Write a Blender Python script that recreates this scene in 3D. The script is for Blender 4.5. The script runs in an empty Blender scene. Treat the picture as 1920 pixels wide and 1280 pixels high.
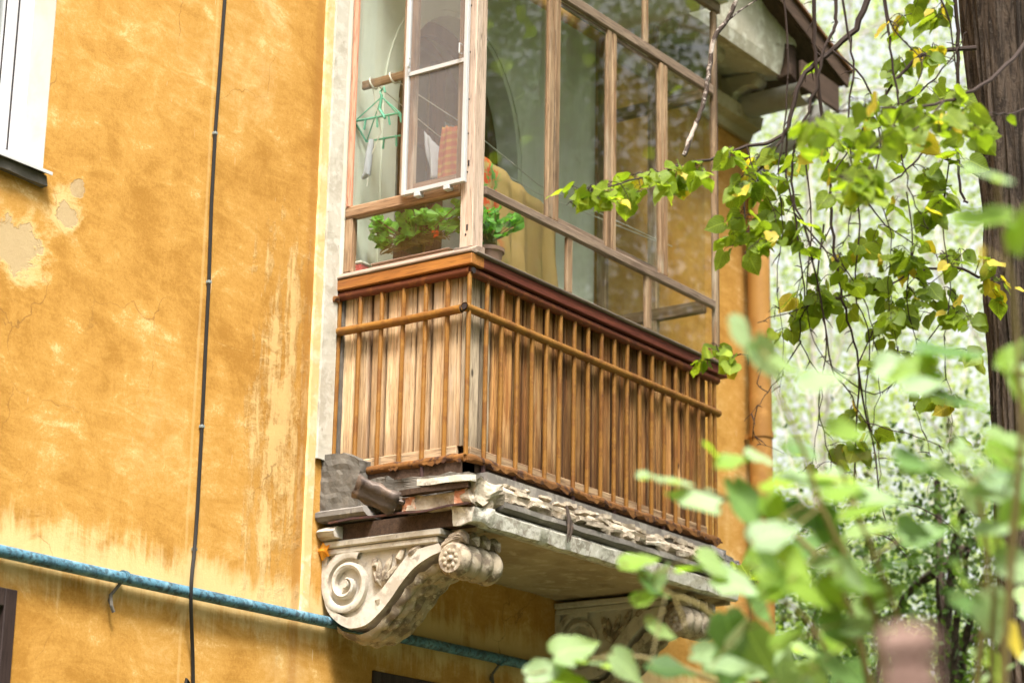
import bpy, bmesh, math, random
from mathutils import Vector, Matrix, noise
import numpy as np
random.seed(7)
S = bpy.context.scene
COL = S.collection
RAD = math.radians

# ------------------------------------------------------------------ camera, sky, sun, exposure
AZ, PI_, RO = 0.9509, 0.2834, 0.0184
CAM = Vector((-8.1296, -6.8625, -2.3894))
FPX = 4176.4
Fv = Vector((math.sin(AZ)*math.cos(PI_), math.cos(AZ)*math.cos(PI_), math.sin(PI_)))
_r0 = Vector((math.cos(AZ), -math.sin(AZ), 0)); _u0 = _r0.cross(Fv)
Rv = math.cos(RO)*_r0 + math.sin(RO)*_u0
Uv = -math.sin(RO)*_r0 + math.cos(RO)*_u0
cd = bpy.data.cameras.new('camera'); cam = bpy.data.objects.new('camera', cd); COL.objects.link(cam)
M3 = Matrix((Rv, Uv, -Fv)).transposed()
cam.matrix_world = Matrix.Translation(CAM) @ M3.to_4x4()
cd.sensor_width = 36; cd.sensor_fit = 'HORIZONTAL'; cd.lens = FPX/1920*36
cd.clip_start = .1; cd.clip_end = 3000
cd.dof.use_dof = True; cd.dof.focus_distance = 10.2; cd.dof.aperture_fstop = 2.0; cd.dof.aperture_blades = 0
S.camera = cam
def at(px, py, d):
    """the point d metres along the view through a pixel of the 1920 x 1280 photograph"""
    return CAM + (Fv + Rv*((px-960)/FPX) - Uv*((py-640)/FPX))*d

SUN_EL, SUN_AZ = 60, 226      # azimuth clockwise from +y
w = bpy.data.worlds.new('World'); S.world = w; w.use_nodes = True
nt = w.node_tree; nt.nodes.clear()
out = nt.nodes.new('ShaderNodeOutputWorld'); bg = nt.nodes.new('ShaderNodeBackground')
sky = nt.nodes.new('ShaderNodeTexSky'); sky.sky_type = 'NISHITA'; sky.sun_disc = False
sky.sun_elevation = RAD(SUN_EL); sky.sun_rotation = RAD(SUN_AZ); sky.dust_density = 6; sky.air_density = 1.2; sky.ozone_density = .6
hs = nt.nodes.new('ShaderNodeHueSaturation'); hs.inputs['Saturation'].default_value = .12
nt.links.new(sky.outputs[0], hs.inputs['Color']); nt.links.new(hs.outputs[0], bg.inputs['Color'])
bg.inputs['Strength'].default_value = .10
nt.links.new(bg.outputs[0], out.inputs['Surface'])
sl = bpy.data.lights.new('sun', 'SUN'); sl.energy = 2.6; sl.angle = RAD(14); sl.color = (1, .95, .87)
so = bpy.data.objects.new('sun', sl); COL.objects.link(so)
sd = Vector((math.sin(RAD(SUN_AZ))*math.cos(RAD(SUN_EL)), math.cos(RAD(SUN_AZ))*math.cos(RAD(SUN_EL)), math.sin(RAD(SUN_EL))))
so.rotation_euler = sd.to_track_quat('Z', 'Y').to_euler(); so.location = (-6, -20, 20)
S.view_settings.view_transform = 'Standard'; S.view_settings.look = 'None'
S.view_settings.exposure = 1.82; S.view_settings.gamma = 1; S.view_settings.use_curve_mapping = False
try:
    S.cycles.max_bounces = 10; S.cycles.transparent_max_bounces = 16; S.cycles.use_denoising = True; S.cycles.denoising_input_passes = 'RGB_ALBEDO_NORMAL'; S.cycles.denoising_prefilter = 'ACCURATE'
except Exception: pass

# ------------------------------------------------------------------ object helpers
WL = {}
def tag(o, label=None, cat=None, group=None, kind=None):
    if label: o['label'] = label
    if cat: o['category'] = cat
    if group: o['group'] = group
    if kind: o['kind'] = kind
    return o
def thing(name, loc, label, cat, group=None):
    o = bpy.data.objects.new(name, None); COL.objects.link(o); o.location = loc
    o.empty_display_size = .1
    WL[o.name] = Vector(loc); return tag(o, label, cat, group)
def link_mesh(name, me, loc, parent=None, rot=None):
    """loc: world position of the mesh's origin"""
    o = bpy.data.objects.new(name, me); COL.objects.link(o)
    loc = Vector(loc); WL[o.name] = loc.copy()
    if parent is not None:
        o.parent = parent; o.location = loc - WL[parent.name]
    else: o.location = loc
    if rot is not None: o.rotation_mode = 'QUATERNION'; o.rotation_quaternion = rot
    return o
def smooth(pts, k=4, jit=.006, seed=0):
    o = []; n_ = len(pts)
    for i in range(n_-1):
        p0, p1, p2, p3 = pts[max(i-1, 0)], pts[i], pts[i+1], pts[min(i+2, n_-1)]
        for j in range(k):
            t = j/k; o.append(.5*((2*p1)+(p2-p0)*t+(2*p0-5*p1+4*p2-p3)*t*t+(3*p1-p0-3*p2+p3)*t**3)+Vector((noise.noise(Vector((i*3.3+j, seed, 1))), noise.noise(Vector((i*2.1+j, seed, 5))), noise.noise(Vector((i*1.7+j, seed, 9)))))*jit)
    o.append(pts[-1]); return o
class MB:
    def __init__(s): s.v = []; s.f = []; s.mi = []
    def add(s, vs, fs, mi=0):
        k = len(s.v); s.v += [tuple(p) for p in vs]; s.f += [tuple(i+k for i in f) for f in fs]; s.mi += [mi]*len(fs)
    def box(s, x0, x1, y0, y1, z0, z1, j=0, mi=0):
        vs = [Vector((x, y, z)) for z in (z0, z1) for y in (y0, y1) for x in (x0, x1)]
        if j: vs = [p+Vector((random.uniform(-j, j) for _ in range(3))) for p in vs]
        s.add(vs, [(0,2,3,1),(4,5,7,6),(0,1,5,4),(2,6,7,3),(0,4,6,2),(1,3,7,5)], mi)
    def obox(s, c, ax, hs):
        """oriented box: centre, three unit axes, half sizes"""
        c = Vector(c); vs = []
        for k in (-1, 1):
            for j in (-1, 1):
                for i in (-1, 1): vs.append(c+ax[0]*hs[0]*i+ax[1]*hs[1]*j+ax[2]*hs[2]*k)
        s.add(vs, [(0,2,3,1),(4,5,7,6),(0,1,5,4),(2,6,7,3),(0,4,6,2),(1,3,7,5)])
    def bar(s, a, b, wd, ht, up=Vector((0,0,1))):
        a = Vector(a); b = Vector(b); d = (b-a); l = d.length; d.normalize()
        x = d.cross(up).normalized(); y = x.cross(d)
        s.obox((a+b)/2, (x, d, y), (wd/2, l/2, ht/2))
    def tube(s, pts, r, n=8, caps=True):
        pts = [Vector(p) for p in pts]; m = len(pts)
        rs = r if isinstance(r, (list, tuple)) else [r]*m
        vs = []; fs = []
        t = (pts[1]-pts[0]).normalized()
        x = t.cross(Vector((0,0,1)));  x = x.normalized() if x.length > .05 else t.cross(Vector((0,1,0))).normalized()
        for i, p in enumerate(pts):
            t = (pts[min(i+1, m-1)]-pts[max(i-1, 0)]).normalized()
            x = (x - t*x.dot(t)).normalized(); y = t.cross(x)
            for k in range(n):
                a = 2*math.pi*k/n; vs.append(p+(x*math.cos(a)+y*math.sin(a))*rs[i])
        for i in range(m-1):
            for k in range(n):
                k2 = (k+1) % n; fs.append((i*n+k, i*n+k2, (i+1)*n+k2, (i+1)*n+k))
        if caps: fs += [tuple(range(n-1, -1, -1)), tuple((m-1)*n+k for k in range(n))]
        s.add(vs, fs)
    def prism(s, poly, fn0, fn1):
        """poly: 2-D outline; fn0/fn1 map (a,b) to the two end faces"""
        n = len(poly); vs = [fn0(*p) for p in poly]+[fn1(*p) for p in poly]
        fs = [tuple(range(n-1, -1, -1)), tuple(range(n, 2*n))]+[(i, (i+1) % n, n+(i+1) % n, n+i) for i in range(n)]
        s.add(vs, fs)
    def sheet(s, rows, mi=0):
        n = len(rows[0]); vs = [p for r in rows for p in r]
        s.add(vs, [(i*n+k, i*n+k+1, (i+1)*n+k+1, (i+1)*n+k) for i in range(len(rows)-1) for k in range(n-1)], mi)
    def mesh(s, name, mat, org, smooth=False):
        me = bpy.data.meshes.new(name)
        me.from_pydata([tuple(Vector(p)-org) for p in s.v], [], s.f)
        for m in (mat if isinstance(mat, (list, tuple)) else [mat]): me.materials.append(m)
        if any(s.mi): me.polygons.foreach_set('material_index', s.mi)
        bm = bmesh.new(); bm.from_mesh(me); bmesh.ops.recalc_face_normals(bm, faces=bm.faces); bm.to_mesh(me); bm.free()
        if smooth:
            me.polygons.foreach_set('use_smooth', [True]*len(me.polygons))
            try: me.set_sharp_from_angle(angle=RAD(42))
            except Exception: pass
        me.update(); return me
    def build(s, name, mat, parent=None, smooth=False, bev=0, org=None):
        if org is None:
            a = np.array([tuple(p) for p in s.v]); org = Vector((a.min(0)+a.max(0))/2)
        me = s.mesh(name, mat, Vector(org), smooth)
        o = link_mesh(name, me, org, parent)
        if bev:
            b = o.modifiers.new('bevel', 'BEVEL'); b.width = bev; b.segments = 1; b.limit_method = 'ANGLE'; b.angle_limit = RAD(40)
        return o
def box(name, mat, parent, x0, x1, y0, y1, z0, z1, bev=.003, j=0):
    m = MB(); m.box(x0, x1, y0, y1, z0, z1, j); return m.build(name, mat, parent, bev=bev)
def rough(o, cuts, amp, sc, seed=0):
    """break an object's faces up and push them about, for rubble, crust and plaster"""
    bm = bmesh.new(); bm.from_mesh(o.data)
    bmesh.ops.subdivide_edges(bm, edges=bm.edges[:], cuts=cuts, use_grid_fill=True)
    off = Vector((seed*3.7, seed*1.3, seed*.7))
    for v in bm.verts:
        p = v.co*sc+off
        v.co += Vector((noise.noise(p), noise.noise(p+Vector((9, 3, 1))), noise.noise(p+Vector((2, 7, 5)))))*amp
    bm.to_mesh(o.data); bm.free()

# ------------------------------------------------------------------ material helpers
class N:
    def __init__(s, name):
        s.m = bpy.data.materials.new(name); s.m.use_nodes = True; s.t = s.m.node_tree; s.n = s.t.nodes
        s.b = s.n['Principled BSDF']; s.b.inputs['Roughness'].default_value = .75
        s.b.inputs['Specular IOR Level'].default_value = .3
        s.tc = s.n.new('ShaderNodeTexCoord'); s.obj = s.tc.outputs['Object']
        s.geo = s.n.new('ShaderNodeNewGeometry'); s.pos = s.geo.outputs['Position']
        s.oi = s.n.new('ShaderNodeObjectInfo'); s.rnd = s.oi.outputs['Random']
    def L(s, a, b): s.t.links.new(a, b)
    def put(s, sock, v):
        if isinstance(v, bpy.types.NodeSocket): s.L(v, sock)
        elif isinstance(v, (tuple, list)) and len(v) == 3 and sock.type == 'RGBA': sock.default_value = (*v, 1)
        else: sock.default_value = v
    def math(s, op, a, b=0, c=None, clamp=False):
        n = s.n.new('ShaderNodeMath'); n.operation = op; n.use_clamp = clamp
        s.put(n.inputs[0], a); s.put(n.inputs[1], b)
        if c is not None: s.put(n.inputs[2], c)
        return n.outputs[0]
    def map(s, v, sc=(1,1,1), rot=(0,0,0), loc=(0,0,0)):
        n = s.n.new('ShaderNodeMapping'); s.L(v, n.inputs['Vector'])
        n.inputs['Scale'].default_value = sc; n.inputs['Rotation'].default_value = rot; n.inputs['Location'].default_value = loc
        return n.outputs[0]
    def noise(s, v, sc, det=4, ro=.55, dist=0, w=None):
        n = s.n.new('ShaderNodeTexNoise'); s.L(v, n.inputs['Vector'])
        if w is not None: n.noise_dimensions = '4D'; s.put(n.inputs['W'], w)
        n.inputs['Scale'].default_value = sc; n.inputs['Detail'].default_value = det
        n.inputs['Roughness'].default_value = ro; n.inputs['Distortion'].default_value = dist
        return n.outputs['Fac']
    def ramp(s, f, lo, hi):
        n = s.n.new('ShaderNodeMapRange'); n.interpolation_type = 'SMOOTHSTEP'; s.put(n.inputs['Value'], f)
        n.inputs['From Min'].default_value = lo; n.inputs['From Max'].default_value = hi
        return n.outputs['Result']
    def mix(s, f, a, b, mode='MIX'):
        n = s.n.new('ShaderNodeMix'); n.data_type = 'RGBA'; n.blend_type = mode
        s.put(n.inputs['Factor'], f); s.put(n.inputs['A'], a); s.put(n.inputs['B'], b)
        return n.outputs['Result']
    def xyz(s, v):
        n = s.n.new('ShaderNodeSeparateXYZ'); s.L(v, n.inputs[0]); return n.outputs
    def col(s, c): s.put(s.b.inputs['Base Color'], c)
    def rough(s, r): s.put(s.b.inputs['Roughness'], r)
    def bump(s, h, st=.4, d=.01):
        n = s.n.new('ShaderNodeBump'); s.put(n.inputs['Height'], h); n.inputs['Strength'].default_value = st; n.inputs['Distance'].default_value = d
        s.L(n.outputs[0], s.b.inputs['Normal'])

def m_wood(name, c1, c2, dark, axis='z', ro=.7, var=.35, stain=.35, gs=1.0, knots=True, pale=None, edge=None):
    """weathered wood, grain along one axis; each object gets its own shade and grain"""
    n = N(name); w = n.math('MULTIPLY', n.rnd, 97.0)
    st = {'x': (.05, 1, 1), 'y': (1, .05, 1), 'z': (1, 1, .05)}[axis]
    g = n.map(n.obj, tuple(k*gs for k in st))
    fine = n.noise(g, 170, 4, .65, 0, w); mid = n.noise(g, 38, 3, .6, .4, w)
    sb = {'x': (.22, 1, 1), 'y': (1, .22, 1), 'z': (1, 1, .22)}[axis]
    blot = n.noise(n.map(n.obj, sb), 7, 4, .6, .3, w)
    c = n.mix(n.ramp(mid, .35, .68), c1, c2)
    c = n.mix(n.math('MULTIPLY', n.ramp(fine, .47, .66), .7), c, tuple(k*.35 for k in c1))
    if pale: c = n.mix(n.math('MULTIPLY', n.ramp(blot, .52, .68), .7), c, pale)
    sh = n.math('ADD', 1-var, n.math('MULTIPLY', n.rnd, 2*var))
    hsv = n.n.new('ShaderNodeHueSaturation'); n.L(c, hsv.inputs['Color']); n.put(hsv.inputs['Value'], sh); c = hsv.outputs[0]
    blot2 = n.noise(n.map(n.obj, sb, loc=(5, 3, 1)), 5, 5, .65, .4, w)
    c = n.mix(n.math('MULTIPLY', n.ramp(blot2, .5, .72), stain), c, dark)
    if knots:
        vo = n.n.new('ShaderNodeTexVoronoi'); vo.voronoi_dimensions = '4D'; n.put(vo.inputs['W'], w)
        n.L(n.map(n.obj, {'x': (.45,1,1), 'y': (1,.45,1), 'z': (1,1,.45)}[axis]), vo.inputs['Vector']); vo.inputs['Scale'].default_value = 9
        c = n.mix(n.math('SUBTRACT', 1, n.ramp(vo.outputs['Distance'], .06, .13)), c, tuple(k*.6 for k in dark))
    if edge:   # gap shade painted into the plank edges; grime up from the lower ends
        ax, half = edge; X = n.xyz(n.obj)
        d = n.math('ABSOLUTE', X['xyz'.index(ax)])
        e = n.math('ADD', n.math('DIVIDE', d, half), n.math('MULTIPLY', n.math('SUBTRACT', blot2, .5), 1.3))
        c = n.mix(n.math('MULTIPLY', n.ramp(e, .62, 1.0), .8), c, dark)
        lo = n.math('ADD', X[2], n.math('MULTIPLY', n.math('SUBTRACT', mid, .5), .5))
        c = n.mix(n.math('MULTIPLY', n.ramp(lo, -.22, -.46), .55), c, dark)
    n.col(c); n.rough(ro); n.bump(n.math('ADD', n.math('MULTIPLY', fine, .5), mid), .5, .004)
    return n.m
def m_spot(name, base, spots, ro=.7, bump=.3, metal=0):
    """base colour with patches: spots = [(colour, scale, lo, hi, amount)]"""
    n = N(name); c = base; h = None
    for i, (sc_, s_, lo, hi, am) in enumerate(spots):
        f = n.noise(n.map(n.pos, loc=(i*3.1, i*1.7, i)), s_, 6, .65, .3)
        c = n.mix(n.math('MULTIPLY', n.ramp(f, lo, hi), am), c, sc_)
        h = f if h is None else n.math('ADD', h, f)
    n.col(c); n.rough(ro); n.b.inputs['Metallic'].default_value = metal
    if h is not None: n.bump(h, bump, .006)
    return n.m
def m_leaf(name, c1, c2, tr=.45, spot=None):
    n = N(name); n.n.remove(n.b)
    o = n.n['Material Output']
    w = n.math('MULTIPLY', n.rnd, 51.0)
    f = n.noise(n.obj, 14, 3, .6, 0, w)
    c = n.mix(n.math('ADD', n.math('MULTIPLY', n.rnd, .75), n.math('MULTIPLY', n.math('SUBTRACT', f, .5), 1.2), None, True), c1, c2)
    if spot: c = n.mix(n.ramp(n.noise(n.obj, 40, 3, .6, 0, w), .62, .72), c, spot)
    X = n.xyz(n.obj); ay = n.math('ABSOLUTE', X[1])
    vn = n.math('SINE', n.math('MULTIPLY', n.math('SUBTRACT', X[0], n.math('MULTIPLY', ay, .8)), 44))
    vein = n.math('MAXIMUM', n.math('MULTIPLY', n.ramp(vn, .86, 1.0), .6), n.ramp(ay, .022, .008))
    c = n.mix(n.math('MULTIPLY', vein, .55), c, tuple(min(1, k*1.7) for k in c2))
    blot = n.noise(n.obj, 3.2, 4, .7, .5, w)
    c = n.mix(n.math('MULTIPLY', n.ramp(blot, .55, .75), .4), c, tuple(k*.7 for k in c1))
    p = n.n.new('ShaderNodeBsdfPrincipled'); p.inputs['Roughness'].default_value = .5; p.inputs['Specular IOR Level'].default_value = .3
    n.L(c, p.inputs['Base Color'])
    t = n.n.new('ShaderNodeBsdfTranslucent')
    tc = n.mix(1.0, c, (1.5, 1.55, .55), 'MULTIPLY'); n.L(tc, t.inputs['Color'])
    m = n.n.new('ShaderNodeMixShader'); m.inputs[0].default_value = tr
    n.L(p.outputs[0], m.inputs[1]); n.L(t.outputs[0], m.inputs[2]); n.L(m.outputs[0], o.inputs['Surface'])
    return n.m
def m_plain(name, c, ro=.6, metal=0, spec=.3):
    n = N(name); f = n.noise(n.obj, 25, 4, .6)
    n.col(n.mix(n.math('MULTIPLY', f, .5), tuple(k*.8 for k in c), tuple(min(1, k*1.15) for k in c)))
    n.rough(ro); n.b.inputs['Metallic'].default_value = metal; n.b.inputs['Specular IOR Level'].default_value = spec
    return n.m
def m_glass(name, tint=(.97, .985, .975), k=2.0, dirt=.03):
    n = N(name); n.n.remove(n.b); o = n.n['Material Output']
    tr = n.n.new('ShaderNodeBsdfTransparent'); tr.inputs[0].default_value = (*tint, 1)
    gl = n.n.new('ShaderNodeBsdfGlossy'); gl.inputs['Roughness'].default_value = .015
    bpn = n.n.new('ShaderNodeBump'); n.L(n.noise(n.pos, 2.2, 2, .5), bpn.inputs['Height']); bpn.inputs['Strength'].default_value = .02; bpn.inputs['Distance'].default_value = .02
    n.L(bpn.outputs[0], gl.inputs['Normal'])
    fr = n.n.new('ShaderNodeFresnel'); fr.inputs[0].default_value = 1.5
    front = n.math('SUBTRACT', 1, n.geo.outputs['Backfacing'])
    fac = n.math('MULTIPLY', n.math('MULTIPLY', fr.outputs[0], k), front, None, True)
    df = n.n.new('ShaderNodeBsdfDiffuse'); df.inputs[0].default_value = (.5, .5, .45, 1)
    st = n.noise(n.map(n.pos, (6, 6, 1)), 5, 4, .6)
    m0 = n.n.new('ShaderNodeMixShader'); n.put(m0.inputs[0], n.math('MULTIPLY', n.ramp(st, .45, .8), dirt)); n.L(tr.outputs[0], m0.inputs[1]); n.L(df.outputs[0], m0.inputs[2])
    m = n.n.new('ShaderNodeMixShader'); n.L(fac, m.inputs[0]); n.L(m0.outputs[0], m.inputs[1]); n.L(gl.outputs[0], m.inputs[2])
    n.L(m.outputs[0], o.inputs['Surface']); return n.m

# the ochre limewashed wall, worn in strokes, runs and patches
def m_wall():
    n = N('ochre_limewash'); p = n.pos; x, y, z = n.xyz(p)
    big = n.noise(p, .8, 6, .62, .5)
    stroke = n.noise(n.map(p, (1.0, 1, 3.2), (0, RAD(32), 0)), 3.4, 7, .72, 1.2)
    mid = n.noise(p, 4.2, 8, .7, .6)
    fine = n.noise(p, 62, 6, .85)
    vert = n.noise(n.map(p, (1, 1, .12)), 16, 6, .7, .3)
    scr = n.noise(n.map(p, (1.0, 1, 14), (0, RAD(24), 0), (3, 0, 1)), 4.5, 5, .75, 1.6)
    f = n.math('ADD', n.math('MULTIPLY', big, .7), n.math('ADD', n.math('MULTIPLY', stroke, .42), n.math('ADD', n.math('MULTIPLY', mid, .55), n.math('MULTIPLY', fine, .46))))
    c = n.mix(n.ramp(f, .90, 1.12), (.355, .165, .023), (.49, .254, .052))
    c = n.mix(n.math('MULTIPLY', n.ramp(f, 1.08, 1.24), .9), c, (.60, .36, .12))
    cream = (.70, .49, .22)
    sc = n.math('ADD', n.math('MULTIPLY', mid, .55), n.math('ADD', n.math('MULTIPLY', stroke, .35), n.math('ADD', n.math('MULTIPLY', fine, .38), n.math('MULTIPLY', big, .25))))
    c = n.mix(n.math('MULTIPLY', n.ramp(sc, .84, .92), .8), c, cream)
    c = n.mix(n.math('MULTIPLY', n.ramp(n.math('ADD', scr, n.math('MULTIPLY', fine, .3)), .80, .90), .45), c, cream)
    # washed band above and below the gas pipe
    band = n.math('SUBTRACT', 1, n.math('DIVIDE', n.math('ABSOLUTE', n.math('ADD', z, .68)), .24))
    band = n.math('ADD', band, n.math('MULTIPLY', n.math('SUBTRACT', n.math('ADD', n.math('MULTIPLY', vert, .6), n.math('MULTIPLY', mid, .5)), .55), 2.6))
    c = n.mix(n.math('MULTIPLY', n.ramp(band, .2, .85), .8), c, (.70, .51, .24))
    # runs near the balcony
    rx = n.math('SUBTRACT', 1, n.math('DIVIDE', n.math('ABSOLUTE', n.math('ADD', x, .40)), .26))
    rz = n.math('SUBTRACT', 1, n.math('DIVIDE', n.math('ABSOLUTE', n.math('SUBTRACT', z, .15)), 1.0))
    rr = n.math('MINIMUM', rx, rz)
    rr = n.math('ADD', rr, n.math('MULTIPLY', n.math('SUBTRACT', n.math('ADD', n.math('MULTIPLY', vert, .75), n.math('ADD', n.math('MULTIPLY', mid, .6), n.math('MULTIPLY', fine, .3))), .82), 4.6))
    runs = n.ramp(rr, .2, .95)
    c = n.mix(n.math('MULTIPLY', runs, .6), c, cream)
    # dark line just left of the strip, pale pencil line beside the cable
    c = n.mix(n.math('MULTIPLY', n.ramp(n.math('ABSOLUTE', n.math('ADD', x, .235)), .05, .01), .45), c, (.30, .125, .02))
    c = n.mix(n.math('MULTIPLY', n.ramp(n.math('ABSOLUTE', n.math('ADD', x, n.math('ADD', .972, n.math('MULTIPLY', big, .03)))), .012, .004), .28), c, cream)
    # bare plaster below the window
    def blob(cx, cz, rx_, rz_, amp):
        a = n.math('DIVIDE', n.math('SUBTRACT', x, cx), rx_); b = n.math('DIVIDE', n.math('SUBTRACT', z, cz), rz_)
        d = n.math('SQRT', n.math('ADD', n.math('MULTIPLY', a, a), n.math('MULTIPLY', b, b)))
        return n.math('ADD', n.math('SUBTRACT', 1, d), n.math('MULTIPLY', n.math('SUBTRACT', n.math('ADD', n.math('MULTIPLY', mid, .7), n.math('ADD', n.math('MULTIPLY', fine, .1), n.math('MULTIPLY', stroke, .3))), .55), amp))
    halo = n.math('MAXIMUM', blob(-2.14, .58, .18, .14, 6.5), blob(-1.86, .80, .10, .11, 6.0))
    c = n.mix(n.math('MULTIPLY', n.ramp(halo, -.35, .5), .75), c, cream)
    bare = n.math('MAXIMUM', blob(-2.17, .59, .15, .10, 6.5), n.math('MAXIMUM', blob(-1.84, .80, .06, .05, 7), blob(-1.79, .92, .035, .035, 7)))
    bm_ = n.ramp(bare, -.06, .16)
    c = n.mix(n.math('MULTIPLY', bm_, .7), c, n.mix(n.math('ADD', n.math('MULTIPLY', fine, .6), n.math('MULTIPLY', mid, .4)), (.30, .225, .13), (.43, .33, .20)))
    # hairline cracks, pale runs of splashed lime
    vo = n.n.new('ShaderNodeTexVoronoi'); vo.feature = 'DISTANCE_TO_EDGE'; vo.inputs['Scale'].default_value = 1.7
    wob = n.n.new('ShaderNodeVectorMath'); wob.operation = 'MULTIPLY_ADD'; nz_ = n.n.new('ShaderNodeTexNoise'); nz_.inputs['Scale'].default_value = 5; nz_.inputs['Detail'].default_value = 6; n.L(p, nz_.inputs['Vector'])
    n.L(nz_.outputs['Color'], wob.inputs[0]); wob.inputs[1].default_value = (.22, .22, .22); n.L(p, wob.inputs[2]); n.L(wob.outputs[0], vo.inputs['Vector'])
    crack = n.math('MULTIPLY', n.ramp(vo.outputs['Distance'], .006, .001), n.ramp(n.noise(n.map(p, loc=(2, 5, 8)), 1.1, 3, .6), .52, .64))
    c = n.mix(n.math('MULTIPLY', crack, .6), c, (.20, .09, .02))
    dr = n.noise(n.map(p, (1, 1, .10), loc=(0, 0, 4)), 60, 2, .5)
    dm = n.noise(n.map(p, loc=(7, 1, 2)), 5, 2, .5)
    c = n.mix(n.math('MULTIPLY', n.math('MULTIPLY', n.ramp(dr, .70, .75), n.ramp(dm, .5, .6)), .7), c, (.72, .60, .42))
    # dirt round low edges
    c = n.mix(n.math('MULTIPLY', n.ramp(n.math('ADD', big, n.math('MULTIPLY', fine, .3)), .72, .9), .35), c, (.30, .125, .022))
    n.col(c); n.rough(.9)
    h = n.math('ADD', n.math('MULTIPLY', fine, .35), n.math('ADD', n.math('MULTIPLY', mid, .5), n.math('ADD', n.math('MULTIPLY', runs, .5), n.math('MULTIPLY', bm_, -.35))))
    n.bump(h, .75, .008); return n.m

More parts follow.
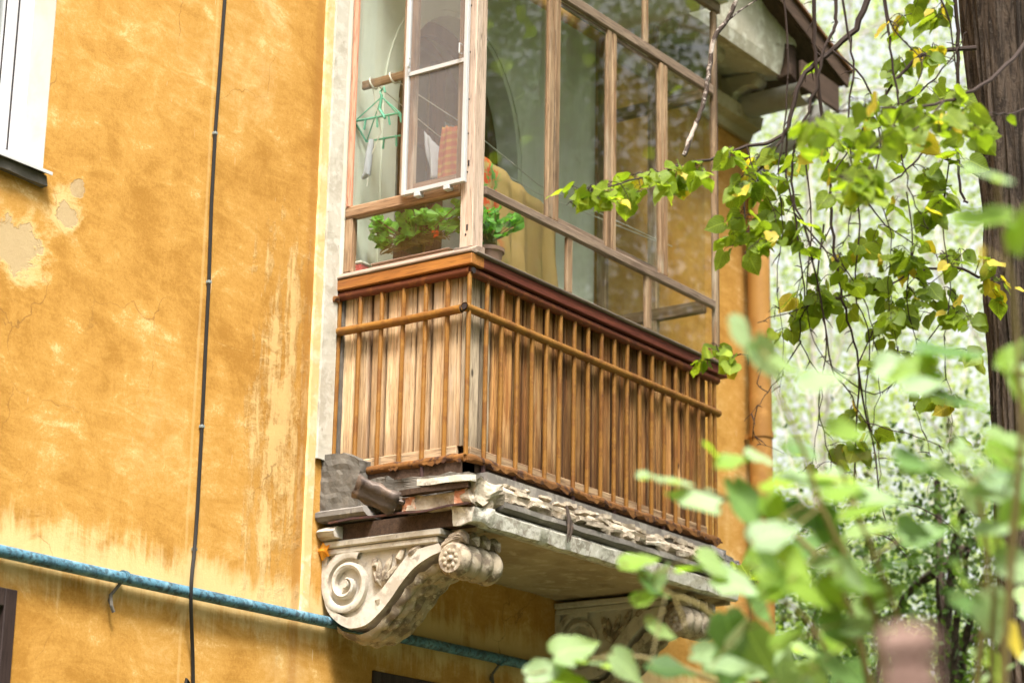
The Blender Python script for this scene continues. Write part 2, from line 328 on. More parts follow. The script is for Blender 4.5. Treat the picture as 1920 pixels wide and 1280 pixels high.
MW = m_wall()
M = dict(
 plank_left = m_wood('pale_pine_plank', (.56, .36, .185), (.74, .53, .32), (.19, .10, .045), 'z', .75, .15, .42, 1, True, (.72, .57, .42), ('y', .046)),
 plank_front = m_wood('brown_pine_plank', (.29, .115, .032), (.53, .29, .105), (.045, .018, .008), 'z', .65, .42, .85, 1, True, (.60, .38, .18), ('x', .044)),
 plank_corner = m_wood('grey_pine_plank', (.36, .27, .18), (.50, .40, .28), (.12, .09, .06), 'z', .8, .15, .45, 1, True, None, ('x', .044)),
 batten = m_wood('weathered_batten', (.22, .13, .07), (.42, .29, .17), (.05, .03, .02), 'x', .85, .2, .9),
 battenY = m_wood('weathered_batten_side', (.42, .28, .16), (.52, .38, .24), (.08, .05, .03), 'y', .85, .2, .6),
 frameV = m_wood('old_frame_upright', (.27, .15, .075), (.44, .30, .18), (.05, .03, .02), 'z', .7, .16, .9, 1, False, (.50, .42, .32)),
 frameX = m_wood('old_frame_rail', (.17, .11, .075), (.30, .215, .155), (.055, .035, .025), 'x', .75, .12, .75, 1, False, (.33, .26, .20)),
 frameY = m_wood('old_frame_rail_side', (.25, .14, .07), (.38, .24, .14), (.07, .04, .025), 'y', .75, .12, .5, 1, False),
 post = m_wood('corner_post_wood', (.50, .36, .27), (.62, .49, .39), (.16, .09, .06), 'z', .75, .05, .55, 1, True),
 pole = m_wood('copper_brown_pole', (.48, .21, .12), (.56, .27, .17), (.26, .10, .06), 'z', .5, .05, .35, 1, False, (.60, .36, .26)),
 sillX = m_wood('grey_sill_wood', (.20, .15, .12), (.29, .23, .18), (.07, .05, .04), 'x', .8, .06, .4, 1, False),
 sillY = m_wood('grey_sill_wood_side', (.30, .21, .16), (.38, .29, .22), (.14, .09, .07), 'y', .8, .06, .4, 1, False),
 redboard = m_wood('dark_red_board', (.14, .030, .018), (.20, .052, .028), (.05, .016, .010), 'x', .6, .08, .5, 1, False),
 orangeboard = m_wood('orange_brown_board', (.42, .17, .035), (.34, .12, .03), (.10, .035, .015), 'y', .6, .05, .45, 1, False),
 darkwood = m_wood('dark_door_wood', (.10, .035, .018), (.14, .055, .03), (.03, .012, .008), 'z', .6, .1, .3, 1, False),
 blackwood = m_wood('dark_cellar_frame', (.035, .02, .017), (.055, .035, .03), (.015, .01, .01), 'z', .6, .1, .3, 1, False),
 bar = m_spot('ochre_painted_bar', (.265, .118, .020), [((.17, .062, .013), 9, .46, .62, .8), ((.35, .185, .045), 30, .55, .7, .6), ((.09, .032, .012), 22, .63, .72, .8)], .55, .25),
 rust = m_spot('flaking_rust', (.17, .070, .018), [((.25, .11, .028), 14, .5, .62, .8), ((.05, .022, .013), 20, .48, .60, .95)], .85, .8),
 tubetop = m_spot('dark_red_rail_paint', (.13, .035, .015), [((.22, .075, .02), 12, .5, .62, .8), ((.05, .02, .012), 25, .58, .68, .8)], .6, .3),
 stub = m_spot('rusty_purple_stub', (.06, .030, .028), [((.10, .04, .025), 25, .5, .6, .8)], .8, .3),
 crust = m_spot('crumbling_plaster', (.44, .365, .275), [((.27, .22, .165), 7, .46, .6, .85), ((.60, .53, .42), 15, .54, .66, .85), ((.22, .17, .13), 28, .58, .70, .8), ((.55, .30, .16), 9, .66, .74, .5)], .95, .9),
 slate = m_spot('grey_slate', (.22, .20, .19), [((.34, .31, .28), 9, .5, .65, .8), ((.10, .09, .085), 18, .55, .68, .8)], .9, .8),
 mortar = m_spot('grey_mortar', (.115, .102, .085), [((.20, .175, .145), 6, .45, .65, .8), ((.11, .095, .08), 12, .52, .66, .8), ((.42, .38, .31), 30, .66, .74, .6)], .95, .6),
 whitepaint = m_spot('flaked_white_paint', (.56, .53, .45), [((.30, .26, .21), 9, .48, .58, .9), ((.68, .65, .58), 26, .5, .6, .8), ((.27, .23, .18), 20, .62, .70, .85)], .9, .6),
 greyledge = m_spot('grey_ledge', (.19, .17, .15), [((.32, .29, .25), 8, .5, .62, .8), ((.13, .11, .10), 16, .54, .66, .8)], .9, .5),
 soffit = m_spot('stained_soffit', (.44, .34, .22), [((.32, .23, .14), 3, .45, .62, .8), ((.64, .54, .38), 12, .52, .68, .6), ((.28, .19, .11), 7, .6, .72, .7)], .95, .4),
 corbel = m_spot('corbel_plaster', (.58, .53, .455), [((.40, .34, .265), 6, .45, .62, .85), ((.64, .58, .48), 18, .5, .62, .7), ((.22, .18, .14), 12, .58, .70, .8), ((.64, .43, .24), 7, .66, .76, .6)], .92, .5),
 relief = m_spot('dirty_relief', (.40, .33, .24), [((.17, .13, .095), 14, .46, .60, .9), ((.58, .51, .40), 30, .54, .66, .8)], .95, .6),
 brick = m_spot('old_brick', (.48, .20, .11), [((.60, .48, .38), 25, .5, .62, .9), ((.30, .12, .07), 12, .55, .7, .7)], .95, .6),
 plaster = m_spot('pale_green_plaster', (.70, .71, .60), [((.60, .59, .46), 2.2, .42, .66, .8), ((.68, .69, .60), 6, .5, .66, .7), ((.44, .40, .29), 5, .62, .74, .45)], .9, .25),
 cornice = m_spot('old_white_cornice', (.52, .48, .38), [((.38, .34, .25), 3, .44, .62, .8), ((.72, .70, .60), 9, .5, .64, .8), ((.20, .16, .11), 7, .62, .70, .85)], .92, .5),
 frieze = m_spot('olive_frieze', (.40, .33, .20), [((.52, .46, .32), 4, .45, .62, .8), ((.24, .18, .10), 7, .58, .7, .7)], .92, .4),
 strip = m_spot('cream_limewash', (.62, .44, .20), [((.66, .55, .36), 6, .48, .60, .8), ((.62, .36, .11), 14, .58, .68, .6), ((.58, .50, .38), 22, .62, .70, .7)], .92, .5),
 whitestrip = m_spot('grey_white_limewash', (.50, .46, .38), [((.38, .34, .27), 5, .48, .60, .8), ((.58, .55, .48), 16, .5, .6, .7), ((.30, .25, .19), 18, .63, .71, .8)], .92, .5),
 pvc = m_plain('white_pvc', (.58, .58, .58), .35, 0, .5),
 reveal = m_spot('whitewashed_reveal', (.47, .46, .39), [((.40, .375, .30), 3, .46, .66, .7), ((.36, .31, .22), 9, .64, .74, .5)], .9, .2),
 pipe = m_spot('flaking_blue_paint', (.085, .20, .27), [((.17, .32, .40), 11, .5, .62, .8), ((.025, .034, .042), 44, .47, .60, .75), ((.03, .05, .065), 8, .52, .64, .7), ((.30, .36, .36), 30, .66, .72, .6)], .5, .35),
 cable = m_plain('black_cable', (.018, .016, .014), .5),
 clip = m_plain('pale_clip', (.22, .25, .24), .5),
 downpipe = m_spot('ochre_downpipe', (.36, .180, .042), [((.28, .128, .028), 3, .45, .6, .8), ((.50, .25, .07), 8, .55, .68, .6)], .6, .2),
 zinc = m_spot('grey_zinc', (.30, .295, .275), [((.22, .21, .19), 4, .48, .62, .7), ((.40, .28, .17), 6, .6, .72, .6)], .6, .2),
 browntin = m_spot('brown_tin', (.13, .055, .018), [((.20, .095, .03), 5, .5, .64, .8), ((.12, .05, .02), 7, .56, .7, .8)], .7, .3),
 eave = m_wood('dark_eave_boards', (.055, .032, .02), (.085, .05, .032), (.03, .018, .012), 'x', .8, .1, .5, 1, False),
 sheetmetal = m_spot('dark_sheet_metal', (.10, .075, .062), [((.17, .12, .09), 14, .48, .62, .8), ((.05, .036, .03), 20, .55, .66, .8)], .55, .3, .3),
 green = m_plain('mint_plastic', (.12, .50, .33), .4, 0, .5),
 white_cloth = m_plain('white_cloth', (.66, .66, .68), .9),
 sock = m_plain('grey_sock', (.50, .50, .54), .9),
 rope = m_plain('white_cord', (.66, .62, .52), .8),
 pot = m_plain('pinkish_pot', (.42, .25, .20), .7),
 redbox = m_plain('red_planter', (.50, .07, .05), .6),
 whitebox = m_plain('cream_planter_rim', (.72, .68, .58), .6),
 flower = m_plain('orange_red_petals', (.75, .10, .02), .6),
 screwblack = m_plain('dark_screw', (.04, .03, .03), .6),
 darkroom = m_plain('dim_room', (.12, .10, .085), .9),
 post_pink = m_spot('pinkish_brown_post', (.23, .145, .118), [((.17, .10, .08), 6, .45, .62, .8), ((.31, .21, .17), 12, .55, .7, .6)], .85, .3),
 bark = None,
 twig = m_plain('dark_twig', (.045, .028, .022), .8),
 palebark = m_spot('mottled_pale_bark', (.40, .33, .28), [((.06, .04, .03), 13, .44, .50, 1), ((.62, .56, .50), 30, .55, .65, .7)], .8, .4),
 birch = m_spot('grey_birch_bark', (.42, .40, .34), [((.20, .18, .15), 3, .5, .65, .8)], .9, .3),
 stem = m_plain('green_brown_stem', (.22, .17, .06), .6),
 leaf = m_leaf('linden_leaf', (.15, .225, .022), (.29, .37, .05), .58, (.10, .11, .02)),
 leafyellow = m_leaf('yellow_linden_leaf', (.46, .36, .04), (.62, .50, .08), .45, (.32, .24, .04)),
 leaffront = m_leaf('young_shoot_leaf', (.20, .30, .11), (.29, .40, .15), .48),
 leafblue = m_leaf('bluish_shoot_leaf', (.23, .33, .17), (.30, .41, .20), .42),
 leafmid = m_leaf('mid_green_shoot_leaf', (.085, .17, .05), (.15, .26, .07), .4),
 leafbright = m_leaf('backlit_shoot_leaf', (.19, .32, .045), (.27, .41, .07), .55),
 geran = m_leaf('geranium_leaf', (.11, .30, .04), (.20, .42, .07), .4),
 crown = m_leaf('tree_foliage', (.10, .16, .03), (.16, .25, .05), .5),
 crownpale = m_leaf('pale_birch_foliage', (.22, .29, .085), (.34, .42, .14), .62),
 crowndark = m_leaf('dark_foliage', (.045, .085, .018), (.075, .13, .025), .35),
 orangeleaf = m_leaf('orange_fallen_leaf', (.62, .24, .02), (.70, .30, .03), .3),
 glass = m_glass('window_glass'),
)
# printed yellow blanket and checked towel: cloth print only
def m_blanket():
    n = N('yellow_printed_blanket'); x, y, z = n.xyz(n.pos)
    f = n.noise(n.pos, 16, 3, .6, .6)
    base = n.mix(n.noise(n.pos, 5, 3, .5), (.38, .235, .075), (.48, .33, .135))
    pr = n.mix(n.ramp(f, .50, .54), base, (.62, .09, .03)); pr = n.mix(n.ramp(n.noise(n.map(n.pos, loc=(4, 4, 4)), 14, 3, .6, .6), .54, .58), pr, (.12, .30, .06))
    left = n.ramp(x, .62, .54)
    n.col(n.mix(left, base, pr)); n.rough(.95); return n.m
def m_check():
    n = N('orange_checked_towel'); x, y, z = n.xyz(n.pos)
    a = n.ramp(n.math('SINE', n.math('MULTIPLY', z, 150)), .2, .5); b = n.ramp(n.math('SINE', n.math('MULTIPLY', n.math('ADD', x, y), 150)), .2, .5)
    c = n.mix(n.math('MULTIPLY', a, .6), (.62, .20, .07), (.70, .46, .10)); c = n.mix(n.math('MULTIPLY', b, .5), c, (.50, .10, .07))
    n.col(c); n.rough(.95); return n.m
def m_mesh():
    n = N('insect_mesh'); o = n.n['Material Output']; n.n.remove(n.b)
    t = n.n.new('ShaderNodeBsdfTransparent'); d = n.n.new('ShaderNodeBsdfDiffuse'); d.inputs[0].default_value = (.30, .27, .26, 1)
    m = n.n.new('ShaderNodeMixShader'); m.inputs[0].default_value = .40
    n.L(t.outputs[0], m.inputs[1]); n.L(d.outputs[0], m.inputs[2]); n.L(m.outputs[0], o.inputs['Surface']); return n.m
def m_bark():
    n = N('linden_bark'); v = n.map(n.pos, (1, 1, .16))
    a = n.noise(v, 34, 6, .72, .6); b = n.noise(n.pos, 60, 5, .7)
    c = n.mix(n.ramp(a, .40, .60), (.030, .020, .014), (.115, .082, .060))
    c = n.mix(n.math('MULTIPLY', n.ramp(b, .54, .7), .6), c, (.14, .115, .09))
    n.col(c); n.rough(.95); n.bump(n.math('ADD', a, n.math('MULTIPLY', b, .3)), 1.0, .03); return n.m
M['bark'] = m_bark()
M['blanket'] = m_blanket(); M['check'] = m_check(); M['mesh'] = m_mesh()

# ================================================================== ground
g = MB(); g.sheet([[(x, y, -4.0) for x in (-1500, -40, 0, 40, 1500)] for y in (-1500, -40, 0, 40, 1500)])
tag(g.build('ground', m_spot('grass_ground', (.06, .075, .03), [((.10, .08, .05), .4, .45, .6, .8), ((.045, .08, .02), 3, .5, .65, .7)], .95, .3)), kind='structure')

# ================================================================== building
B = thing('apartment_building', (1.0, 0, -4.0), 'ochre yellow plastered building with worn patches behind the wooden balcony', 'building')
HOLES = [(-3.4, -2.0, .93, 2.75), (.30, 1.62, -.02, 3.0), (-3.3, -1.96, -2.2, -.86), (.36, 1.55, -2.2, -.90)]
xs = sorted({-9.0, 4.2, *[h[0] for h in HOLES], *[h[1] for h in HOLES]}); zs = sorted({-4.0, 5.2, *[h[2] for h in HOLES], *[h[3] for h in HOLES]})
wm = MB()
for i in range(len(xs)-1):
    for k in range(len(zs)-1):
        cx, cz = (xs[i]+xs[i+1])/2, (zs[k]+zs[k+1])/2
        if any(h[0] < cx < h[1] and h[2] < cz < h[3] for h in HOLES): continue
        wm.add([(xs[i],0,zs[k]),(xs[i+1],0,zs[k]),(xs[i+1],0,zs[k+1]),(xs[i],0,zs[k+1])], [(0,1,2,3)])
wall = wm.build('wall', MW, B)
sm = MB()   # sides, back and flat top, so no daylight comes through from behind
sm.add([(4.2,0,-4),(4.2,10,-4),(4.2,10,5.2),(4.2,0,5.2)], [(0,1,2,3)]); sm.add([(-9,0,-4),(-9,10,-4),(-9,10,5.2),(-9,0,5.2)], [(0,1,2,3)])
sm.add([(-9,10,-4),(4.2,10,-4),(4.2,10,5.2),(-9,10,5.2)], [(0,1,2,3)]); sm.add([(-9,0,5.2),(4.2,0,5.2),(4.2,10,5.2),(-9,10,5.2)], [(0,1,2,3)])
sm.build('side_walls', MW, B)
# limewashed strips up the balcony's edge
st = MB(); zz = [(-.72+i*(4.6/40)) for i in range(41)]
def strip(name, mat, xa, xb, yy, z0, z1, jit, seed):
    m = MB(); k = 60; rows = []
    for i in range(k+1):
        z = z0+(z1-z0)*i/k
        a = xa+jit*noise.noise(Vector((seed, 0, z*9))); b = xb+jit*noise.noise(Vector((seed+5, 0, z*9)))
        rows.append([(a, .004, z), (a+.006, yy, z), (b-.004, yy, z), (b, .004, z)])
    m.sheet(rows); return m.build(name, mat, B)
strip('cream_strip', M['strip'], -.205, -.142, -.012, -.70, 3.1, .006, 1)
strip('white_strip', M['whitestrip'], -.146, -.035, -.020, .06, 3.1, .006, 3)
# --- left window
W1 = box('window', M['pvc'], B, -2.07, -1.995, .14, .22, .965, 2.75, .004)
WL_ = W1
m = MB(); m.box(-3.4, -2.07, .14, .22, .965, 1.045); m.box(-3.4, -2.0, .14, .22, 2.67, 2.75); m.box(-3.4, -3.32, .14, .22, 1.045, 2.67)
m.build('frame', M['pvc'], W1, bev=.004)
m = MB(); m.box(-2.135, -2.074, .155, .235, 1.05, 2.665); m.box(-3.316, -2.135, .155, .235, 1.05, 1.12); m.box(-3.316, -2.135, .155, .235, 2.60, 2.665); m.box(-3.316, -3.25, .155, .235, 1.12, 2.60); m.box(-2.74,-2.67,.155,.235,1.12,2.60)
m.build('sash', M['pvc'], W1, bev=.006)
box('pane', M['glass'], W1, -3.25, -2.135, .19, .196, 1.12, 2.60, 0)
m = MB(); m.box(-2.0, -1.93, .004, .30, .93, 2.75); m.box(-3.47, -3.4, .004, .3, .93, 2.75); m.box(-3.4, -2.0, .004, .3, 2.75, 2.82)
m.build('reveal', M['reveal'], B, bev=0)
m = MB(); m.prism([(.14, .975), (-.055, .932), (-.055, .918), (-.05, .918), (-.05, .928), (.14, .968)], lambda a, b: Vector((-3.42, a, b)), lambda a, b: Vector((-1.992, a, b)))
m.build('sill', M['pvc'], W1)
o = box('mortar_bed', M['mortar'], B, -3.42, -2.0, -.030, .14, .875, .922, 0); rough(o, 12, .014, 11, 2)
m = MB(); m.box(-2.0727, -2.0708, .1535, .16, 1.05, 2.665); m.box(-2.138, -2.136, .162, .17, 1.12, 2.60); m.build('gasket', M['screwblack'], W1)
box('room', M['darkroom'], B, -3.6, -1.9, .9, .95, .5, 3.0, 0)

# --- the two dark cellar windows
for (xa, xb, zt) in ((-3.3, -1.96, -.86), (.36, 1.55, -.90)):
    f = MB(); f.box(xa, xa+.065, -.012, .07, -2.2, zt); f.box(xb-.065, xb, -.012, .07, -2.2, zt); f.box(xa+.065, xb-.065, -.012, .07, zt-.075, zt); f.box(xa+.065, xb-.065, -.012, .07, -2.2, -2.12)
    fo = f.build('low_window', M['blackwood'], B, bev=.004)
    box('pane', M['glass'], fo, xa+.065, xb-.065, .045, .05, -2.12, zt-.075, 0)
    f = MB(); f.box(xa+.066, xb-.066, .10, .11, -2.12, zt-.08); f.build('blind', M['darkroom'], fo)
    f = MB()
    for q in range(5):
        xq = xa+.15+q*(xb-xa-.3)/4; f.tube([(xq, .03, -2.1), (xq, .03, zt-.08)], .007, 6)
    f.build('grille', M['blackwood'], fo)

# --- arched balcony doorway in pale plaster
XA, XB, ZS = .40, 1.50, 2.05
pl = [(-.034, .02), (XA, .02), (XA, ZS)] + [((XA+XB)/2-(XB-XA)/2*math.cos(t), ZS+.72*math.sin(t)) for t in [math.pi*i/24 for i in range(1, 24)]] + [(XB, ZS), (XB, .02), (2.29, .02), (2.29, 3.14), (-.034, 3.14)]
m = MB(); m.prism(pl, lambda a, b: Vector((a, -.008, b)), lambda a, b: Vector((a, .30, b))); m.build('plaster_panel', M['plaster'], B)
# raised archivolt band
def arch(ra, rz, n=28):
    return [(XA-ra, .03), (XA-ra, ZS)] + [((XA+XB)/2-((XB-XA)/2+ra)*math.cos(math.pi*i/n), ZS+(.72+rz)*math.sin(math.pi*i/n)) for i in range(1, n)] + [(XB+ra, ZS), (XB+ra, .03)]
m = MB(); o1, o2 = arch(.03, .03), arch(.13, .12)
m.sheet([[Vector((p[0], -.0085, p[1])) for p in o1], [Vector((p[0], -.018, p[1])) for p in o1], [Vector((p[0], -.018, p[1])) for p in o2], [Vector((p[0], -.0085, p[1])) for p in o2]])
m.build('archivolt', M['plaster'], B)
dm = MB(); y0, y1 = .13, .18
for (a, b) in ((XA, XA+.09), (XB-.09, XB), (.905, .995)): dm.box(a, b, y0, y1, .02, ZS+(.5 if a > .8 and b < 1.1 else .0))
dm.box(XA, XB, y0+.005, y1-.005, ZS-.04, ZS+.06); dm.box(XA+.09, XB-.09, y0+.01, y1-.01, .02, .75); dm.box(XA+.09, XB-.09, y0+.007, y1-.007, 1.30, 1.37)
door = dm.build('door', M['darkwood'], B, bev=.004)
oa = arch(0, 0); ob = arch(-.08, -.08)
m = MB(); m.sheet([[Vector((p[0], y0, p[1])) for p in oa], [Vector((p[0], y0, p[1])) for p in ob], [Vector((p[0], y1, p[1])) for p in ob]]); m.build('arch_frame', M['darkwood'], door)
box('pane', M['glass'], door, XA+.09, XB-.09, .154, .158, .75, ZS+.55, 0)
for (a, b) in ((.55, .75), (1.15, 1.36)): box('door_curtain', M['white_cloth'], door, a, b, .26, .27, .8, 2.3, 0)
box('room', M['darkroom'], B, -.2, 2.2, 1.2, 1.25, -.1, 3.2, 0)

# --- upper cornice, modillions, pediment eave and gutter
def runx(name, prof, xa, xb, mat, parent=B, seed=0):
    m = MB(); m.prism(prof, lambda s_, z: Vector((xa, -s_, z)), lambda s_, z: Vector((xb, -s_, z))); return m.build(name, mat, parent)
runx('cornice_moulding', [(-.02, 3.10), (.03, 3.10), (.05, 3.15), (.11, 3.17), (.13, 3.25), (.05, 3.28), (-.02, 3.29)], 2.42, 4.16, M['frieze'])
runx('cornice_frieze', [(-.02, 3.29), (.02, 3.29), (.02, 3.46), (-.02, 3.46)], 2.42, 4.12, M['frieze'])
m = MB(); nseg = 40; rows = []
for i in range(nseg+1):
    x = 2.42+(3.95-2.42)*i/nseg; e = 1 if i > nseg-5 else 0
    top = 3.95 if i < nseg-6 else 3.95-.35*(i-(nseg-6))/6+.03*noise.noise(Vector((x*30, 0, 0)))
    rows.append([Vector((x, .01, 3.46)), Vector((x, -.36, 3.40)), Vector((x, -.44, 3.37+.008*noise.noise(Vector((x*8, 1, 1))))), Vector((x, -.46, 3.45)), Vector((x, -.50+.012*noise.noise(Vector((x*9, 4, 2))), max(3.5, top))), Vector((x, .01, max(3.52, top)))])
m.sheet(rows); m.add([rows[-1][k] for k in range(6)], [tuple(range(6))]); m.build('corona', M['cornice'], B)
for xm in (2.75, 3.30, 3.84):
    prof = [(.02, 3.22), (.07, 3.22), (.10, 3.26), (.12, 3.31), (.20, 3.34), (.27, 3.33), (.30, 3.37), (.29, 3.41), (.02, 3.43)]
    runx('modillion', prof, xm-.06, xm+.06, M['cornice'])
    m = MB(); m.tube([(xm-.07, -.075, 3.255), (xm+.07, -.075, 3.255)], .038, 10); m.tube([(xm-.07, -.26, 3.375), (xm+.07, -.26, 3.375)], .032, 10); m.build('modillion_roll', M['cornice'], B, True)
# raking eave boards
for i in range(5):
    y = -.58+i*.165; m = MB()
    a = Vector((1.6, y+.08, 4.34)); b = Vector((4.46, y+.08, 3.50)); m.bar(a, b, .158, .03); m.build('eave_board', M['eave'], B)
m = MB(); m.bar((1.6, -.60, 4.37), (4.49, -.60, 3.53), .02, .12); m.build('verge_board', M['eave'], B, bev=.003)
m = MB(); m.bar((1.6, -.20, 4.44), (4.52, -.20, 3.60), .86, .02); m.build('roof_sheet', M['browntin'], B)
box('eave_end_board', M['eave'], B, 3.86, 4.38, -.585, -.56, 3.27, 3.46, .003)
m = MB(); m.sheet([[Vector((3.97+.13*math.cos(t), y, 3.30+.10*math.sin(t))) for t in [math.pi+math.pi*k/8 for k in range(9)]] for y in (-.56, .4, 3.0)]); m.build('gutter', M['zinc'], B, True)
box('broken_lath', M['eave'], B, 3.83, 3.96, -.50, -.42, 3.36, 3.60, .004, .02)

# --- downpipe
D = thing('downpipe', (4.08, -.12, -4.0), 'ochre painted rainwater downpipe running down the right end of the yellow wall', 'downpipe')
m = MB(); m.tube([(4.08, -.12, z) for z in (2.78, 2, 1, 0, -1, -2, -3.4, -3.95)], .073, 18); m.build('pipe', M['downpipe'], D, True)
m = MB(); m.tube([(4.13, -.56, 3.22), (4.13, -.55, 3.14), (4.11, -.48, 3.07), (4.09, -.20, 2.95), (4.08, -.13, 2.86), (4.08, -.12, 2.74)], [.075, .062, .058, .058, .066, .076], 18); m.build('elbow', M['zinc'], D, True)
for z in (2.45, 1.05, -.4, -1.8):
    m = MB(); m.tube([(4.08, -.12, z-.02), (4.08, -.12, z+.02)], .08, 18); m.box(4.07, 4.09, -.12, -.005, z-.015, z+.015); m.build('collar', M['downpipe'], D, True)

# --- gas pipe along the wall
P = thing('gas_pipe', (0, -.06, -.72), 'blue flaking gas pipe running level across the yellow wall below the balcony', 'pipe')
m = MB(); m.tube([(x, -.042+.003*math.sin(x*2.1), -.722+.004*math.sin(x*1.3)) for x in [-6+i*.2 for i in range(49)]], .0265, 14); m.build('tube', M['pipe'], P, True)
for x in (-1.40, 1.38):
    m = MB(); m.tube([(x-.012, -.042, -.722), (x+.012, -.042, -.722)], .031, 14); m.build('strap', M['pipe'], P, True)
    m = MB(); m.tube([(x-.02, -.045, -.75), (x-.045, -.02, -.80), (x-.03, .01, -.84)], .008, 6); m.tube([(x-.05, -.02, -.80), (x-.05, -.03, -.85), (x-.035, -.03, -.875)], .008, 6); m.build('hook', M['mortar'], P)
m = MB(); m.tube([(2.36+i*.003, -.042, -.722) for i in (0, 12)], .04, 12); m.build('coupling', M['pipe'], P, True)

# --- cable
cpx = [(-.957,2.16),(-.962,1.85),(-.969,1.46),(-.966,1.1),(-.953,.73),(-.949,.4),(-.943,.044),(-.942,-.2),(-.941,-.35),(-.940,-.5),(-.938,-.57),(-.936,-.63),(-.933,-.69),(-.931,-.75),(-.928,-.82),(-.924,-.9),(-.915,-1.0),(-.905,-1.11)]
cy = lambda z: -.012-.062*math.exp(-((z+.72)/.17)**2)
K = thing('cable', (-.95, -.012, -1.3), 'thin black cable hanging down the yellow wall left of the balcony', 'cable')
m = MB(); pts = [Vector((-.95, -.012, 3.2))]+[Vector((x+1.38*(cy(z)+.012), cy(z), z)) for x, z in cpx]+[Vector((-.91, -.012, -1.6)), Vector((-.91, -.012, -3.9))]
m.tube(pts, .0085, 8); m.tube([(-.925, -.014, -1.35), (-.935, -.02, -1.12), (-.955, -.02, -1.10), (-.965, -.016, -1.16)], .008, 8); m.build('wire', M['cable'], K, True)
for x, z in ((-.969,1.46),(-.953,.73),(-.943,.044),(-.945,-.52)):
    m = MB(); m.box(x-.010, x+.010, -.022, 0, z-.008, z+.008); m.build('clip', M['clip'], K, bev=.003)

# ================================================================== balcony
BW, BD = 2.295, .811
A = thing('balcony', (1.15, -.4, -.3), 'old glazed wooden balcony with ochre iron railing over two carved white corbels', 'balcony')
# --- slab
sb = MB(); sb.box(.10, 2.33, -.86, -.002, -.315, -.06); slab = sb.build('slab', M['greyledge'], A)
m = MB(); m.box(-.02, .10, -.84, -.002, -.215, -.08); m.build('slab_edge', M['mortar'], slab); 
m = MB(); rows = []
for i in range(41):
    x = .04+2.30*i/40; rows.append([Vector((x, y, -.318-.012*abs(noise.noise(Vector((x*3, y*4, 2))))-.006*noise.noise(Vector((x*11, y*11, 0))))) for y in [-.01-.88*k/16 for k in range(17)]])
m.sheet(rows); m.build('soffit', M['soffit'], slab, True)
for (x, z0) in ((.03, -.335), (2.32, -.335)):
    o = box('soffit_beam', M['soffit'], slab, x-.0, x+.05, -.86, -.03, z0-.02, z0+.03, 0)
def crumble(name, mat, prof, xa, xb, n, amp, sc, parent):
    m = MB(); rows = []
    for i in range(n+1):
        x = xa+(xb-xa)*i/n
        rows.append([Vector((x, -s_+amp*noise.noise(Vector((x*sc, k*3.1, 1))), z+amp*noise.noise(Vector((x*sc*.8, k*2.3, 7))))) for k, (s_, z) in enumerate(prof)])
    m.sheet(rows); m.add(rows[0], [tuple(range(len(prof)))]); m.add(rows[-1], [tuple(range(len(prof)))])
    return m.build(name, mat, parent, True)
crumble('fascia', M['whitepaint'], [(.80, -.322), (.895, -.345), (.915, -.335), (.925, -.27), (.905, -.252), (.80, -.25)], .02, 2.36, 110, .006, 9, slab)
crumble('drip_mould', M['greyledge'], [(.80, -.248), (.91, -.245), (.935, -.23), (.935, -.205), (.90, -.195), (.80, -.195)], .14, 2.38, 90, .005, 7, slab)
crumble('upper_bed', M['crust'], [(.70, -.20), (.90, -.20), (.905, -.15), (.86, -.11), (.78, -.085), (.70, -.08)], .05, 2.36, 90, .016, 9, slab)
# loose crust: separate lumps along the front edge
rnd = random.Random(4)
for i in range(58):
    x = .16+2.05*(i+.5)/58+rnd.uniform(-.02, .02); lay = i % 3
    L_ = rnd.uniform(.05, .14); h = rnd.uniform(.012, .026); d = rnd.uniform(.03, .06)
    z = -.175+.035*lay+rnd.uniform(-.012, .012); y = -.905+.028*lay+rnd.uniform(-.012, .012)
    m = MB(); ax = Vector((1, rnd.uniform(-.15, .15), rnd.uniform(-.12, .12))).normalized(); ay = Vector((0, 1, rnd.uniform(-.4, .3))); ay = (ay-ax*ay.dot(ax)).normalized()
    m.obox((x, y, z), (ax, ay, ax.cross(ay)), (L_/2, d/2, h/2)); o = m.build('crust_chunk', M['crust'], slab); rough(o, 2, .009, 26, i)
for i in range(5):
    m = MB(); x = 2.12+.055*i; m.obox((x, -.88+.012*(i % 2), -.115-.012*i), (Vector((1, 0, -.05)).normalized(), Vector((0, 1, 0)), Vector((.05, 0, 1)).normalized()), (.07, .055, .028)); o = m.build('slate_piece', M['slate'], slab); rough(o, 2, .018, 18, i+70)
# left flank of the slab: ledge, broken gap, rubble, bent slat
m = MB(); prof = [(.02, -.255), (-.105, -.245), (-.12, -.228), (-.12, -.205), (-.085, -.19), (.02, -.188)]
m.prism(prof, lambda a, b: Vector((a, -.003, b)), lambda a, b: Vector((a, -.30+.5*(b+.22), b))); o = m.build('side_ledge', M['greyledge'], slab); 
m = MB(); m.prism([(.0, -.34), (-.10, -.325), (-.115, -.30), (-.09, -.275), (.0, -.27)], lambda a, b: Vector((a, -.003, b)), lambda a, b: Vector((a, -.12, b))); o = m.build('ledge_stump', M['corbel'], slab); rough(o, 1, .01, 15, 3)
o = box('mortar_pad', M['mortar'], slab, -.085, .03, -.235, .003, -.19, .085, 0); rough(o, 9, .009, 24, 5)
for v in o.data.vertices:
    if v.co.z > 0: v.co.z *= 1-.35*max(0, min(1, (-v.co.y-.02)/.1))
o = box('mortar_spread', M['mortar'], slab, -.075, .03, -.40, -.225, -.19, -.06, 0); rough(o, 7, .016, 22, 6)
o = box('mortar_skirt', M['mortar'], slab, -.07, .06, -.80, -.34, -.19, -.085, 0); rough(o, 8, .022, 18, 8)
